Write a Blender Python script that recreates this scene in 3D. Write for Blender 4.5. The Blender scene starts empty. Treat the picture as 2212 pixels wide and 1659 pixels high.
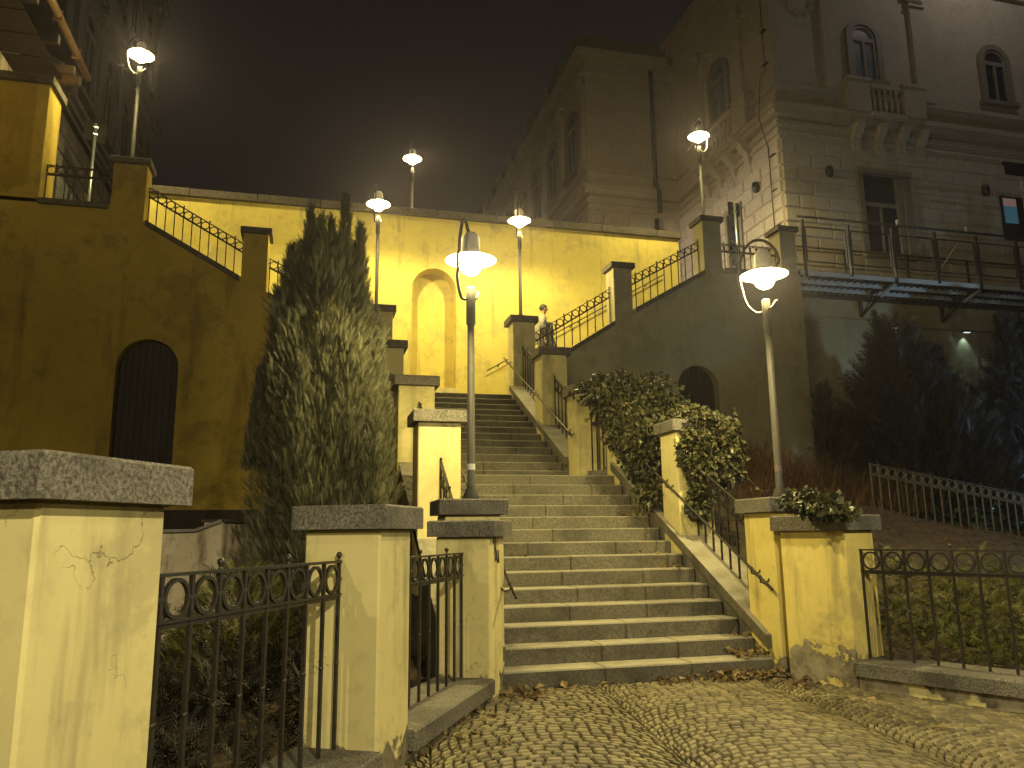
import bpy, bmesh, math, random
import numpy as np
from mathutils import Vector, Matrix
R = math.radians
random.seed(7); rng = np.random.default_rng(7)
SC = bpy.context.scene; COL = SC.collection

# ------------------------------------------------------------------ camera
F_PX = 1710.39; CX, CY = 1106.0, 829.5
YAW, PIT, ROL = .2497, .1878, -.0115
CAM = Vector((-4.6906, -7.6286, 1.4451))
Fv = Vector((math.sin(YAW)*math.cos(PIT), math.cos(YAW)*math.cos(PIT), math.sin(PIT)))
_r = Vector((math.cos(YAW), -math.sin(YAW), 0)); _u = _r.cross(Fv)
Rv = math.cos(ROL)*_r + math.sin(ROL)*_u; Uv = -math.sin(ROL)*_r + math.cos(ROL)*_u
def _ray(u, v): return Fv + (u-CX)/F_PX*Rv - (v-CY)/F_PX*Uv
def on_y(u, v, Y): d = _ray(u, v); return CAM + d*((Y-CAM.y)/d.y)
def on_x(u, v, X): d = _ray(u, v); return CAM + d*((X-CAM.x)/d.x)
def on_z(u, v, Z): d = _ray(u, v); return CAM + d*((Z-CAM.z)/d.z)
cd = bpy.data.cameras.new('camera'); co = bpy.data.objects.new('camera', cd); COL.objects.link(co)
co.matrix_world = Matrix(((Rv.x, Uv.x, -Fv.x, CAM.x), (Rv.y, Uv.y, -Fv.y, CAM.y), (Rv.z, Uv.z, -Fv.z, CAM.z), (0, 0, 0, 1)))
cd.sensor_width = 36; cd.lens = 36*F_PX/2212; cd.clip_end = 600; cd.clip_start = .05
SC.camera = co

# ------------------------------------------------------------------ object helpers
def setp(o, label=None, cat=None, group=None, kind=None):
    if label: o['label'] = label
    if cat: o['category'] = cat
    if group: o['group'] = group
    if kind: o['kind'] = kind
    return o
def empty(name, loc=(0, 0, 0), rz=0, label=None, cat=None, group=None):
    o = bpy.data.objects.new(name, None); COL.objects.link(o); o.location = loc; o.rotation_euler = (0, 0, rz)
    o.empty_display_size = .1
    return setp(o, label, cat, group)
def link(name, me, parent=None, loc=(0, 0, 0), rot=(0, 0, 0)):
    o = bpy.data.objects.new(name, me); COL.objects.link(o)
    if parent: o.parent = parent
    o.location = loc; o.rotation_euler = rot
    return o
class MB:
    """collects simple solids into one mesh"""
    def __init__(s): s.v = []; s.f = []; s.sm = []
    def add(s, vs, fs, smooth=False):
        b = len(s.v); s.v += [tuple(p) for p in vs]; s.f += [tuple(b+i for i in f) for f in fs]; s.sm += [smooth]*len(fs)
        return s
    def box(s, x0, x1, y0, y1, z0, z1):
        return s.add([(x0, y0, z0), (x1, y0, z0), (x1, y1, z0), (x0, y1, z0), (x0, y0, z1), (x1, y0, z1), (x1, y1, z1), (x0, y1, z1)],
                     [(0, 3, 2, 1), (4, 5, 6, 7), (0, 1, 5, 4), (1, 2, 6, 5), (2, 3, 7, 6), (3, 0, 4, 7)])
    def cbox(s, x0, x1, y0, y1, z0, z1, c=.01):
        """box whose vertical and top edges are chamfered"""
        o = [(x0+c, y0), (x1-c, y0), (x1, y0+c), (x1, y1-c), (x1-c, y1), (x0+c, y1), (x0, y1-c), (x0, y0+c)]
        i = [(x0+c*1.5, y0+c), (x1-c*1.5, y0+c), (x1-c, y0+c*1.5), (x1-c, y1-c*1.5), (x1-c*1.5, y1-c), (x0+c*1.5, y1-c), (x0+c, y1-c*1.5), (x0+c, y0+c*1.5)]
        vs = [(x, y, z0) for x, y in o]+[(x, y, z1-c) for x, y in o]+[(x, y, z1) for x, y in i]
        fs = [tuple(range(7, -1, -1)), tuple(range(16, 24))]
        for k in range(8):
            n = (k+1) % 8; fs += [(k, n, n+8, k+8), (k+8, n+8, n+16, k+16)]
        return s.add(vs, fs)
    def beam(s, a, b, w, h=None, up=(0, 0, 1)):
        h = h or w; a = Vector(a); b = Vector(b); d = (b-a).normalized(); up = Vector(up)
        sd = d.cross(up)
        if sd.length < 1e-4: sd = d.cross(Vector((1, 0, 0)))
        sd.normalize(); u = sd.cross(d).normalized(); vs = []
        for p in (a, b):
            for i, j in ((-1, -1), (1, -1), (1, 1), (-1, 1)): vs.append(p+sd*(i*w/2)+u*(j*h/2))
        return s.add(vs, [(0, 1, 2, 3), (7, 6, 5, 4), (0, 4, 5, 1), (1, 5, 6, 2), (2, 6, 7, 3), (3, 7, 4, 0)])
    def tube(s, pts, r, n=8, close=False, cap=True):
        pts = [Vector(p) for p in pts]; m = len(pts); rs = r if isinstance(r, (list, tuple)) else [r]*m
        vs = []; prev = None
        for i, p in enumerate(pts):
            if close: d = pts[(i+1) % m]-pts[i-1]
            else: d = pts[min(i+1, m-1)]-pts[max(i-1, 0)]
            d.normalize()
            if prev is None:
                a = Vector((0, 0, 1)) if abs(d.z) < .9 else Vector((1, 0, 0)); e = d.cross(a).normalized()
            else: e = (prev-d*prev.dot(d)).normalized()
            prev = e; g = d.cross(e)
            for k in range(n):
                t = 2*math.pi*k/n; vs.append(p+(e*math.cos(t)+g*math.sin(t))*rs[i])
        fs = []
        for i in range(m if close else m-1):
            j = (i+1) % m
            for k in range(n): fs.append((i*n+k, i*n+(k+1) % n, j*n+(k+1) % n, j*n+k))
        if not close and cap: fs += [tuple(range(n-1, -1, -1)), tuple((m-1)*n+k for k in range(n))]
        return s.add(vs, fs, True)
    def lathe(s, prof, n=16, c=(0, 0, 0), smooth=True):
        vs = []; fs = []; m = len(prof)
        for r, z in prof:
            for k in range(n):
                t = 2*math.pi*k/n; vs.append((c[0]+max(r, 1e-4)*math.cos(t), c[1]+max(r, 1e-4)*math.sin(t), c[2]+z))
        for i in range(m-1):
            for k in range(n): fs.append((i*n+k, i*n+(k+1) % n, (i+1)*n+(k+1) % n, (i+1)*n+k))
        return s.add(vs, fs, smooth)
    def ball(s, c, r, n=10, m=7, sc=(1, 1, 1)):
        pr = [(r*math.sin(math.pi*i/m), -r*math.cos(math.pi*i/m)) for i in range(m+1)]
        b = len(s.v); s.lathe(pr, n)
        for i in range(b, len(s.v)):
            x, y, z = s.v[i]; s.v[i] = (c[0]+x*sc[0], c[1]+y*sc[1], c[2]+z*sc[2])
        return s
    def prism_y(s, pts, y0, y1):
        """(x, z) outline, any simple polygon, extruded along y"""
        n = len(pts)
        return s.add([(x, y0, z) for x, z in pts]+[(x, y1, z) for x, z in pts],
                     [tuple(range(n)), tuple(range(2*n-1, n-1, -1))]+[(i, i+n, (i+1) % n+n, (i+1) % n) for i in range(n)])
    def prism_x(s, pts, x0, x1):
        n = len(pts)
        return s.add([(x0, y, z) for y, z in pts]+[(x1, y, z) for y, z in pts],
                     [tuple(range(n-1, -1, -1)), tuple(range(n, 2*n))]+[(i, (i+1) % n, (i+1) % n+n, i+n) for i in range(n)])
    def mesh(s, name, mat):
        me = bpy.data.meshes.new(name); me.from_pydata(s.v, [], s.f)
        me.polygons.foreach_set('use_smooth', s.sm); me.update()
        bm = bmesh.new(); bm.from_mesh(me); bmesh.ops.recalc_face_normals(bm, faces=bm.faces); bm.to_mesh(me); bm.free()
        if mat: me.materials.append(mat)
        return me
    def build(s, name, mat, parent=None, loc=(0, 0, 0), rot=(0, 0, 0)):
        return link(name, s.mesh(name, mat), parent, loc, rot)
def np_mesh(name, V, Fq, mat, smooth=False, mi=None):
    """V (n,3); Fq (m,k) constant face size"""
    me = bpy.data.meshes.new(name); V = np.asarray(V, np.float32); Fq = np.asarray(Fq, np.int32)
    m, k = Fq.shape
    me.vertices.add(len(V)); me.vertices.foreach_set('co', V.ravel())
    me.loops.add(m*k); me.loops.foreach_set('vertex_index', Fq.ravel())
    me.polygons.add(m); me.polygons.foreach_set('loop_start', np.arange(0, m*k, k, dtype=np.int32))
    me.polygons.foreach_set('loop_total', np.full(m, k, np.int32))
    me.polygons.foreach_set('use_smooth', np.full(m, smooth))
    for mm in (mat if isinstance(mat, (list, tuple)) else [mat]): me.materials.append(mm)
    if mi is not None: me.polygons.foreach_set('material_index', np.asarray(mi, np.int32))
    me.update(calc_edges=True); return me

# ------------------------------------------------------------------ materials
def new_mat(name):
    m = bpy.data.materials.new(name); m.use_nodes = True; nt = m.node_tree; nt.nodes.clear()
    out = nt.nodes.new('ShaderNodeOutputMaterial'); b = nt.nodes.new('ShaderNodeBsdfPrincipled')
    nt.links.new(b.outputs[0], out.inputs[0]); return m, nt, b, out
class N:
    def __init__(s, nt): s.nt = nt; s.g = nt.nodes.new('ShaderNodeNewGeometry')
    def n(s, t, **k):
        o = s.nt.nodes.new(t)
        for a, b in k.items(): setattr(o, a, b)
        return o
    def l(s, a, b): s.nt.links.new(a, b)
    def pos(s, sc=(1, 1, 1)):
        m = s.n('ShaderNodeMapping'); m.inputs['Scale'].default_value = sc; s.l(s.g.outputs['Position'], m.inputs[0]); return m.outputs[0]
    def noise(s, scale, detail=4, rough=.55, sc=(1, 1, 1), dist=0):
        t = s.n('ShaderNodeTexNoise'); t.inputs['Scale'].default_value = scale; t.inputs['Detail'].default_value = detail
        t.inputs['Roughness'].default_value = rough; t.inputs['Distortion'].default_value = dist; s.l(s.pos(sc), t.inputs[0]); return t.outputs[0]
    def ramp(s, v, a, b, lo=0., hi=1.):
        t = s.n('ShaderNodeMapRange'); t.inputs[1].default_value = a; t.inputs[2].default_value = b; t.inputs[3].default_value = lo; t.inputs[4].default_value = hi
        s.l(v, t.inputs[0]); return t.outputs[0]
    def mul(s, a, b, op='MULTIPLY'):
        t = s.n('ShaderNodeMath', operation=op)
        for i, x in enumerate((a, b)):
            if isinstance(x, (int, float)): t.inputs[i].default_value = x
            else: s.l(x, t.inputs[i])
        return t.outputs[0]
    def mix(s, f, a, b):
        t = s.n('ShaderNodeMix', data_type='RGBA')
        for i, x in ((0, f), (6, a), (7, b)):
            if isinstance(x, (int, float)): t.inputs[i].default_value = x
            elif isinstance(x, tuple): t.inputs[i].default_value = (*x, 1)
            else: s.l(x, t.inputs[i])
        return t.outputs[2]
    def bump(s, h, strength, dist, b):
        t = s.n('ShaderNodeBump'); t.inputs['Strength'].default_value = strength; t.inputs['Distance'].default_value = dist
        s.l(h, t.inputs['Height']); s.l(t.outputs[0], b.inputs['Normal'])
def plaster(name, base, dark, stain=.5, crack=True, rough=.9, scale=1., peel=False):
    m, nt, b, _ = new_mat(name); k = N(nt)
    big = k.noise(.55*scale, 5, .6); fine = k.noise(6*scale, 6, .65); streak = k.noise(2.2*scale, 5, .6, (1.6, 1.6, .22))
    c = k.mix(k.ramp(big, .35, .7), tuple(x*1.06 for x in base), tuple(x*.84 for x in base))
    c = k.mix(k.mul(k.ramp(fine, .52, .75), .35), c, dark)
    c = k.mix(k.mul(k.ramp(streak, .56, .74), stain), c, dark)
    c = k.mix(k.mul(k.ramp(k.noise(1.3*scale, 7, .7), .53, .6), .28+.2*stain), c, tuple(x*1.25 for x in dark)); h = k.mul(fine, .3, 'MULTIPLY')
    if crack:
        v = k.n('ShaderNodeTexVoronoi', feature='DISTANCE_TO_EDGE'); v.inputs['Scale'].default_value = 1.7*scale
        d = k.n('ShaderNodeTexNoise'); d.inputs['Scale'].default_value = 3.5; d.inputs['Detail'].default_value = 5; k.l(k.pos(), d.inputs[0])
        a = k.n('ShaderNodeVectorMath', operation='MULTIPLY_ADD'); k.l(d.outputs[1], a.inputs[0]); a.inputs[1].default_value = (.9, .9, .9); k.l(k.pos(), a.inputs[2])
        k.l(a.outputs[0], v.inputs[0])
        line = k.ramp(v.outputs[0], .0, .008, 1, 0); mask = k.ramp(k.noise(.9*scale, 2), .56, .64)
        cr = k.mul(line, mask); c = k.mix(k.mul(cr, .5), c, tuple(x*.55 for x in dark)); h = k.mul(h, k.mul(cr, 1.0), 'SUBTRACT')
    if peel:
        sp = k.n('ShaderNodeSeparateXYZ'); k.l(k.g.outputs['Position'], sp.inputs[0])
        low = k.ramp(sp.outputs[2], .12, peel, .2, -.2); pn = k.mul(k.noise(2.6, 8, .62), low, 'ADD')
        pm = k.ramp(pn, .63, .655); c = k.mix(pm, c, k.mix(k.ramp(k.noise(5, 7, .7), .38, .62), (.085, .07, .045), (.30, .26, .18))); h = k.mul(h, k.mul(pm, .6), 'SUBTRACT')
    k.l(c, b.inputs['Base Color']); b.inputs['Roughness'].default_value = rough
    b.inputs['Specular IOR Level'].default_value = .25
    k.bump(h, .5, .02, b); return m
def stone(name, c1, c2, speck=70, stain=.5, rough=.75, bump=.35):
    m, nt, b, _ = new_mat(name); k = N(nt)
    sp = k.noise(speck, 3, .8); big = k.noise(1.6, 6, .65); c = k.mix(k.ramp(sp, .36, .64), c2, c1)
    c = k.mix(k.mul(k.ramp(big, .46, .7), stain), c, tuple(x*.42 for x in c2))
    k.l(c, b.inputs['Base Color']); b.inputs['Roughness'].default_value = rough
    k.bump(k.mul(sp, k.noise(9, 5), 'ADD'), bump, .012, b); return m
def simple(name, col, rough=.6, metal=0., var=.25, scale=8, bump=0., spec=.5):
    m, nt, b, _ = new_mat(name); k = N(nt); f = k.noise(scale, 5, .6)
    k.l(k.mix(k.ramp(f, .35, .68), tuple(x*(1+var) for x in col), tuple(x*(1-var) for x in col)), b.inputs['Base Color'])
    b.inputs['Roughness'].default_value = rough; b.inputs['Metallic'].default_value = metal; b.inputs['Specular IOR Level'].default_value = spec
    if bump: k.bump(f, bump, .01, b)
    return m
def foliage(name, c1, c2, rough=.6, trans=.15):
    m, nt, b, _ = new_mat(name); k = N(nt)
    rnd = k.g.outputs['Random Per Island']; f = k.noise(1.8, 4)
    c = k.mix(rnd, c1, c2); c = k.mix(k.mul(k.ramp(f, .4, .65), .5), c, tuple(x*.55 for x in c1))
    k.l(c, b.inputs['Base Color']); b.inputs['Roughness'].default_value = rough; b.inputs['Specular IOR Level'].default_value = .3
    if trans: b.inputs['Transmission Weight'].default_value = 0
    return m
def emit(name, col, st):
    m = bpy.data.materials.new(name); m.use_nodes = True; nt = m.node_tree; nt.nodes.clear()
    o = nt.nodes.new('ShaderNodeOutputMaterial'); e = nt.nodes.new('ShaderNodeEmission'); e.inputs[0].default_value = (*col, 1); e.inputs[1].default_value = st
    t = nt.nodes.new('ShaderNodeBsdfTransparent'); a = nt.nodes.new('ShaderNodeAddShader')
    nt.links.new(e.outputs[0], a.inputs[0]); nt.links.new(t.outputs[0], a.inputs[1]); nt.links.new(a.outputs[0], o.inputs[0]); return m

M = {}
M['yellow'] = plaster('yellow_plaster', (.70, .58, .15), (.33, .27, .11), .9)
M['yellow_worn'] = plaster('worn_yellow_plaster', (.63, .55, .26), (.27, .235, .13), 1., peel=.42)
M['yellow_peel'] = plaster('peeling_yellow_plaster', (.68, .56, .18), (.24, .20, .10), .9, peel=.75)
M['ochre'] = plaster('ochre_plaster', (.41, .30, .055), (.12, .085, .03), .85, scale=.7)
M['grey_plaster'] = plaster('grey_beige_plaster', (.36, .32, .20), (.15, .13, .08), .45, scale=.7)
M['pale_plaster'] = plaster('pale_mossy_plaster', (.70, .60, .42), (.12, .08, .045), 1., scale=1.6)
M['granite'] = stone('granite', (.235, .212, .175), (.045, .04, .032), 60, .75, .8, .5)
M['step'] = stone('step_granite', (.155, .138, .095), (.065, .057, .038), 38, .8, .7, .5)
def lit_top(m):  # upward faces painted paler for lamplight on the treads, risers left dark
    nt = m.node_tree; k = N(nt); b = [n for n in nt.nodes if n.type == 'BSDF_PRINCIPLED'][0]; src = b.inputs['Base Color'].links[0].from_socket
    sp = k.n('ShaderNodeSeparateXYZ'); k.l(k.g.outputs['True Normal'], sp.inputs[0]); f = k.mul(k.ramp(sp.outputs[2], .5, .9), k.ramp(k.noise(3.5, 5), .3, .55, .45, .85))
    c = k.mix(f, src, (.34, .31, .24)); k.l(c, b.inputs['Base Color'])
lit_top(M['step'])
M['sandstone'] = stone('sandstone', (.52, .46, .38), (.38, .33, .27), 16, .22, .85, .25)
M['dark_stone'] = stone('dark_brown_stone', (.12, .10, .08), (.06, .05, .04), 14, .4, .85, .3)  # one dark stone for caps, copings and the left facade
M['grey_facade'] = stone('grey_facade_stone', (.27, .235, .19), (.20, .175, .14), 12, .3, .85, .2)
M['iron'] = simple('painted_iron', (.035, .03, .025), .42, .3, .3, 30, .1)
M['light_steel'] = simple('bright_galvanised_struts', (.55, .6, .66), .5, .1, .1, 6)
M['old_iron'] = simple('weathered_iron', (.10, .09, .07), .7, .1, .3, 30, .1)
M['black'] = simple('unlit_sheet', (.008, .007, .006), .8, 0, .2, 10, 0, .1)  # near-black puts the sign backs in shade by colour
M['pole'] = simple('grey_pole_paint', (.04, .036, .032), .7, 0, .15, 20)
M['steel'] = simple('galvanised_steel', (.42, .44, .46), .35, .8, .2, 6)
M['dark_steel'] = simple('dark_steel', (.05, .05, .055), .45, .5, .2, 12)
M['shade'] = simple('lamp_shade_enamel', (.7, .66, .56), .35, .1, .1, 8)
M['wood_door'] = simple('dark_door_wood', (.022, .015, .012), .7, 0, .4, 14, .3)
M['rafter'] = simple('rafter_wood', (.15, .09, .04), .7, 0, .3, 20)
M['soffit'] = simple('soffit_boards', (.035, .022, .015), .8, 0, .3, 12)
M['copper'] = simple('copper_gutter', (.42, .27, .12), .35, .5, .15, 10)
M['tin'] = simple('tin_capping', (.20, .18, .16), .35, .6, .25, 6)
M['glass'] = simple('dark_glass', (.03, .035, .045), .12, 0, .2, 3)
M['blue_glass'] = simple('bluish_curtain_glass', (.12, .16, .20), .25, 0, .2, 3)
M['frame'] = simple('window_frame_paint', (.21, .19, .15), .6, 0, .15, 9)
M['pipe'] = simple('weathered_pipe', (.07, .085, .08), .5, .4, .3, 6)
M['soil'] = simple('garden_soil', (.05, .033, .018), .95, 0, .5, 5, .8)
M['dirt'] = simple('joint_dirt', (.02, .016, .011), .95, 0, .4, 14, .6)
M['asphalt'] = simple('asphalt', (.05, .048, .044), .9, 0, .25, 20, .3)
M['white_sticker'] = simple('white_sticker', (.75, .75, .7), .5, 0, .05)
M['pink_sticker'] = simple('pink_sticker', (.20, .13, .13), .6, 0, .15, 40)
M['ink'] = simple('black_marker', (.015, .012, .012), .5)
M['juniper'] = foliage('juniper_sprays', (.125, .12, .065), (.055, .06, .035))
M['juniper_dark'] = foliage('dark_conifer_sprays', (.022, .018, .012), (.012, .012, .008))
M['cover'] = foliage('juniper_cover_sprays', (.12, .11, .018), (.04, .05, .01))
M['ivy'] = foliage('ivy_leaves', (.095, .085, .036), (.022, .03, .013), .4)
M['laurel'] = foliage('laurel_leaves', (.05, .08, .05), (.03, .05, .035), .25)
M['dry'] = foliage('dry_twigs', (.12, .055, .028), (.07, .045, .022), .9)
M['leaf'] = foliage('fallen_leaves', (.26, .19, .08), (.09, .06, .03), .7)
M['bark'] = simple('bark', (.06, .045, .03), .9, 0, .4, 20, .5)
M['skin'] = simple('skin', (.42, .25, .17), .55, 0, .08, 10)
M['hair'] = simple('dark_hair', (.02, .015, .012), .6, 0, .3, 60)
M['shirt'] = simple('pale_shirt', (.30, .28, .21), .85, 0, .15, 14, .3)
M['jacket'] = simple('dark_jacket', (.05, .055, .045), .8, 0, .3, 12, .3)
M['trousers'] = simple('grey_trousers', (.16, .14, .12), .85, 0, .2, 12)
M['shoe'] = simple('shoe', (.04, .035, .03), .6)
LCOL = (1.0, .82, .31)
M['globe'] = emit('lamp_globe', (1, .86, .55), 26.)
# setts: colour per stone
def sett_mat():
    m, nt, b, _ = new_mat('granite_setts'); k = N(nt); rnd = k.g.outputs['Random Per Island']
    c = k.mix(rnd, (.23, .19, .10), (.09, .074, .04)); c = k.mix(k.mul(k.ramp(k.noise(.9, 4, .6), .56, .66), .75), c, (.055, .042, .03))
    c = k.mix(k.mul(k.ramp(k.noise(40, 4, .7), .45, .7), .4), c, (.07, .055, .035))
    k.l(c, b.inputs['Base Color']); b.inputs['Roughness'].default_value = .55; k.bump(k.noise(28, 5), .5, .01, b); return m
M['sett'] = sett_mat()

# ------------------------------------------------------------------ lamps
LAMP_W = 520.
def street_lamp(x, y, z, hp, label, az=0., power=1., sticker=None, tint=LCOL, pm='pole', open_=False):
    """hp: height of the pole top; the shade rim hangs about 0.3 above it"""
    t = empty('street_lamp', (x, y, z), az, label, 'street lamp', 'shaded street lamps on the staircase')
    MB().lathe([(.0, 0), (.085, 0), (.085, .03), (.055, .1), (.04, .13), (.036, hp-.42), (.036, hp-.42), (.049, hp-.40), (.049, hp-.01), (.043, hp), (0, hp)], 16).build('pole', M[pm], t)
    # hoop: leaves the sleeve, swings out and up behind the shade, over the top and down to its neck
    pts = []
    zr = hp+.30
    ctrl = [(0.0, -.12), (-.09, -.14), (-.19, -.05), (-.245, .12), (-.27, .32), (-.24, .52), (-.16, .68), (-.04, .75), (.08, .72), (.16, .62), (.19, .50), (.17, .42)]
    for i in range(len(ctrl)-1):
        p0 = ctrl[max(i-1, 0)]; p1 = ctrl[i]; p2 = ctrl[i+1]; p3 = ctrl[min(i+2, len(ctrl)-1)]
        for q in range(4):
            s = q/4; f = lambda a, b, c, d: .5*((2*b)+(-a+c)*s+(2*a-5*b+4*c-d)*s*s+(-a+3*b-3*c+d)*s**3)
            pts.append((f(p0[0], p1[0], p2[0], p3[0]), .05+.02*math.sin(i), hp+f(p0[1], p1[1], p2[1], p3[1])))
    MB().tube(pts, .017, 8).build('hoop', M['pole'], t)
    MB().tube([(0, -.045, hp-.14), (.05, -.06, hp-.1), (.1, -.05, hp-.03), (.125, -.02, hp-.02)], .011, 6).build('hook', M['pole'], t)
    MB().lathe([(.27, zr-.005), (.272, zr), (.2, zr+.035), (.115, zr+.07), (.10, zr+.10), (.095, zr+.25), (.06, zr+.30), (0, zr+.31),
                (0, zr+.295), (.055, zr+.285), (.085, zr+.24), (.09, zr+.1), (.105, zr+.06), (.2, zr+.022), (.27, zr-.005)], 28).build('shade', M['shade'], t)
    g = MB().ball((0, 0, zr-.05), .118, 16, 12, (1, 1, 1.02)).build('globe', M['globe'], t)
    if sticker:
        MB().lathe([(.0405, .30), (.0405, .36)], 16).build('sticker', M[sticker], t)
    ld = bpy.data.lights.new('lamp_bulb', 'POINT'); ld.energy = LAMP_W*power; ld.color = tint; ld.shadow_soft_size = .045
    lo = link('bulb_light', ld, t, (0, 0, zr+.045 if not open_ else zr-.12))
    l2 = bpy.data.lights.new('lamp_glow', 'POINT'); l2.energy = LAMP_W*power*.22; l2.color = tint; l2.shadow_soft_size = .08
    link('glow_light', l2, t, (0, 0, zr-.10))
    return t
street_lamp(.33, .17, 1.80, 2.27, 'lamp with arched hoop on the right-hand pillar at the foot of the steps', R(-20), sticker='pink_sticker')
street_lamp(-3.12, .24, 1.79, 2.22, 'lamp nearest the camera left of the steps, its pole crossing the niche view', R(60), sticker='white_sticker')
street_lamp(-.07, 9.6, 6.37, 2.13, 'slim lamp on the pillar right of the landing before the yellow wall', R(75))
street_lamp(-3.40, 9.6, 6.40, 2.20, 'slim lamp on the pillar left of the landing, beside the tall juniper', R(80))
street_lamp(4.80, 9.63, 9.28, 2.0, 'lamp high on the right retaining wall in front of the stone palace', R(200))
street_lamp(-8.63, 9.63, 9.35, 2.25, 'lamp high on the left retaining wall against the dark facade', R(20))
p = on_y(891, 343, 14.0); street_lamp(p.x, 14.0, 8.0, p.z-8.0-.3, 'distant lamp hovering above the coping of the yellow wall', R(90), pm='soffit')
street_lamp(-3.15, -10.8, 0, 4.7, 'assumed unseen lamp in the street just behind the viewer, lighting the pillar fronts', R(10), 3.6, tint=(1, .87, .51))  # assumed lamp, added out of sight to light the near pillar fronts
street_lamp(2.6, -9.5, 0, 4.7, 'assumed unseen lamp in the street behind the viewer, on the right', R(10), 1.6, tint=(1, .87, .51))  # further unseen lamp, added for light on the right fence pillar
street_lamp(-14., -14, 0, 6.5, 'added tall lamp out of view further down the street on the left, lighting the ochre wall', R(10), 2.9, tint=(1, .86, .5), open_=True)  # out of view, added so the ochre wall gets light
street_lamp(3.6, 15.2, 8.0, 2.3, 'unseen added lamp behind the yellow wall, brightening the palace', R(10), .85, tint=(1, .84, .62), open_=True)  # added out of sight to brighten the palace walls
street_lamp(15.5, 8.3, 8.1, 12.5, 'added tall lamp out of view on the right, brightening the palace front', R(10), .24, tint=(1, .9, .85), open_=True)  # unseen lamp added to lift the palace front
def assumed_cool_lamp(x, y, z, hp, label, w):
    t = empty('street_lamp', (x, y, z), 0, label, 'street lamp')
    MB().lathe([(0, 0), (.09, 0), (.05, .2), (.04, hp), (0, hp)], 12).build('pole', M['pole'], t)
    MB().cbox(-.12, .4, -.09, .09, hp, hp+.06).build('lamp_head', M['pole'], t)
    MB().box(-.02, .36, -.07, .07, hp-.012, hp-.002).build('lens', emit('assumed_cool_lens', (.7, .9, 1), 6), t)
    ld = bpy.data.lights.new('assumed_cool_bulb', 'POINT'); ld.energy = w; ld.color = (.55, .82, 1); ld.shadow_soft_size = .08
    link('bulb_light', ld, t, (.17, 0, hp-.1)); return t
assumed_cool_lamp(12.6, 4.4, .9, 3.0, 'assumed cool white lamp out of view beyond the right edge of the garden, tinting struts and laurels', 480)  # assumed source, not in view; added for cool light on struts and laurels

# ------------------------------------------------------------------ pillars
def pillar(label, x0, x1, y0, y1, z0, zt, ct=.15, ov=.07, mat='yellow_worn', capm='granite', group='plaster pillars with stone caps', rz=0, org=None):
    o = org or (0, 0)
    t = empty('plaster_pillar', (o[0], o[1], z0), rz, label, 'pillar', group)
    h = zt-z0
    MB().cbox(x0, x1, y0, y1, -.25, h-ct, .012).build('shaft', M[mat], t)
    MB().cbox(x0-ov, x1+ov, y0-ov, y1+ov, h-ct, h, .012).build('cap', M[capm], t)
    return t
LX, LX2 = -2.9, -3.05          # inner faces of the left row (lower, upper flight)
PR = {}
pillar('pillar carrying the right foot lamp, ivy trailing over its cap', 0, .5, -.16, .40, 0, 1.80, mat='yellow_peel')
pillar('half ivy-covered pillar beside the middle of the right handrail', 0, .5, 1.98, 2.48, 1.0, 2.93)
pillar('pillar buried in the upper ivy mound at the mid landing', 0, .5, 4.05, 4.55, 2.0, 3.85)
pillar('pillar just above the mid landing, ivy creeping up its foot', -.36, .16, 4.97, 5.45, 2.2, 3.95)
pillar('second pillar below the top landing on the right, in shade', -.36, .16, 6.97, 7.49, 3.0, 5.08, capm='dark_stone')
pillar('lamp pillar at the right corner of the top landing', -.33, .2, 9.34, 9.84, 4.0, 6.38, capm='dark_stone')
pillar('lamp pillar left of the steps with a two-tier cap', -3.42, -2.87, .02, .5, 0, 1.79)
pillar('pillar left of the steps with a lichen-spotted cap, middle of the lower flight', LX-.53, LX, 1.98, 2.5, 1.0, 2.97)
pillar('left pillar at the top of the lower flight, ring shadow on its face', LX-.55, LX, 4.15, 4.65, 2.0, 3.83)
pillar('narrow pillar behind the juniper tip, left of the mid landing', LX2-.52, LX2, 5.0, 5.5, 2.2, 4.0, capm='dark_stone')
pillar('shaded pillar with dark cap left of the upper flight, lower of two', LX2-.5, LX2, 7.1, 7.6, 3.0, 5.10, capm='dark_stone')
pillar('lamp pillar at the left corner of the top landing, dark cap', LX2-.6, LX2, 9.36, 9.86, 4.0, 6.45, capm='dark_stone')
# pillars along the street fence, set at an angle
LD = Vector((-.48, -.877, 0)).normalized(); LN = Vector((-.877, .48, 0)).normalized(); LA = Vector((-3.01, -.37, 0))
RD = Vector((.42, -.907, 0)).normalized(); RN = Vector((.907, .42, 0)).normalized(); RA = Vector((.26, -.92, 0))
def rot_of(d): return math.atan2(d.y, d.x)
def fpillar(label, A, D, Nn, s0, s1, w, zt, off=.05, **k):
    # local x along D, local y away from the plaza
    sgn = 1 if Vector((0, 0, 1)).dot(D.cross(Nn)) > 0 else -1
    y0, y1 = (off, off+w) if sgn > 0 else (-off-w, -off)
    return pillar(label, s0, s1, y0, y1, 0, zt, rz=rot_of(D), org=(A.x, A.y), **k)
fpillar('angled pillar with a marker scribble, joined to the left lamp pillar', LA, LD, LN, -.46, .04, .52, 1.58)
PM = fpillar('cracked pillar in the middle of the left street fence', LA, LD, LN, 1.99, 2.50, .52, 1.64)
fpillar('nearest pillar at the left edge of the picture under a thick speckled cap', LA, LD, LN, 4.52, 5.12, .56, 1.72)
fpillar('stained angled pillar with peeling base at the start of the right street fence', RA, RD, RN, -.70, .0, .55, 1.60, mat='yellow_peel')
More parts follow.
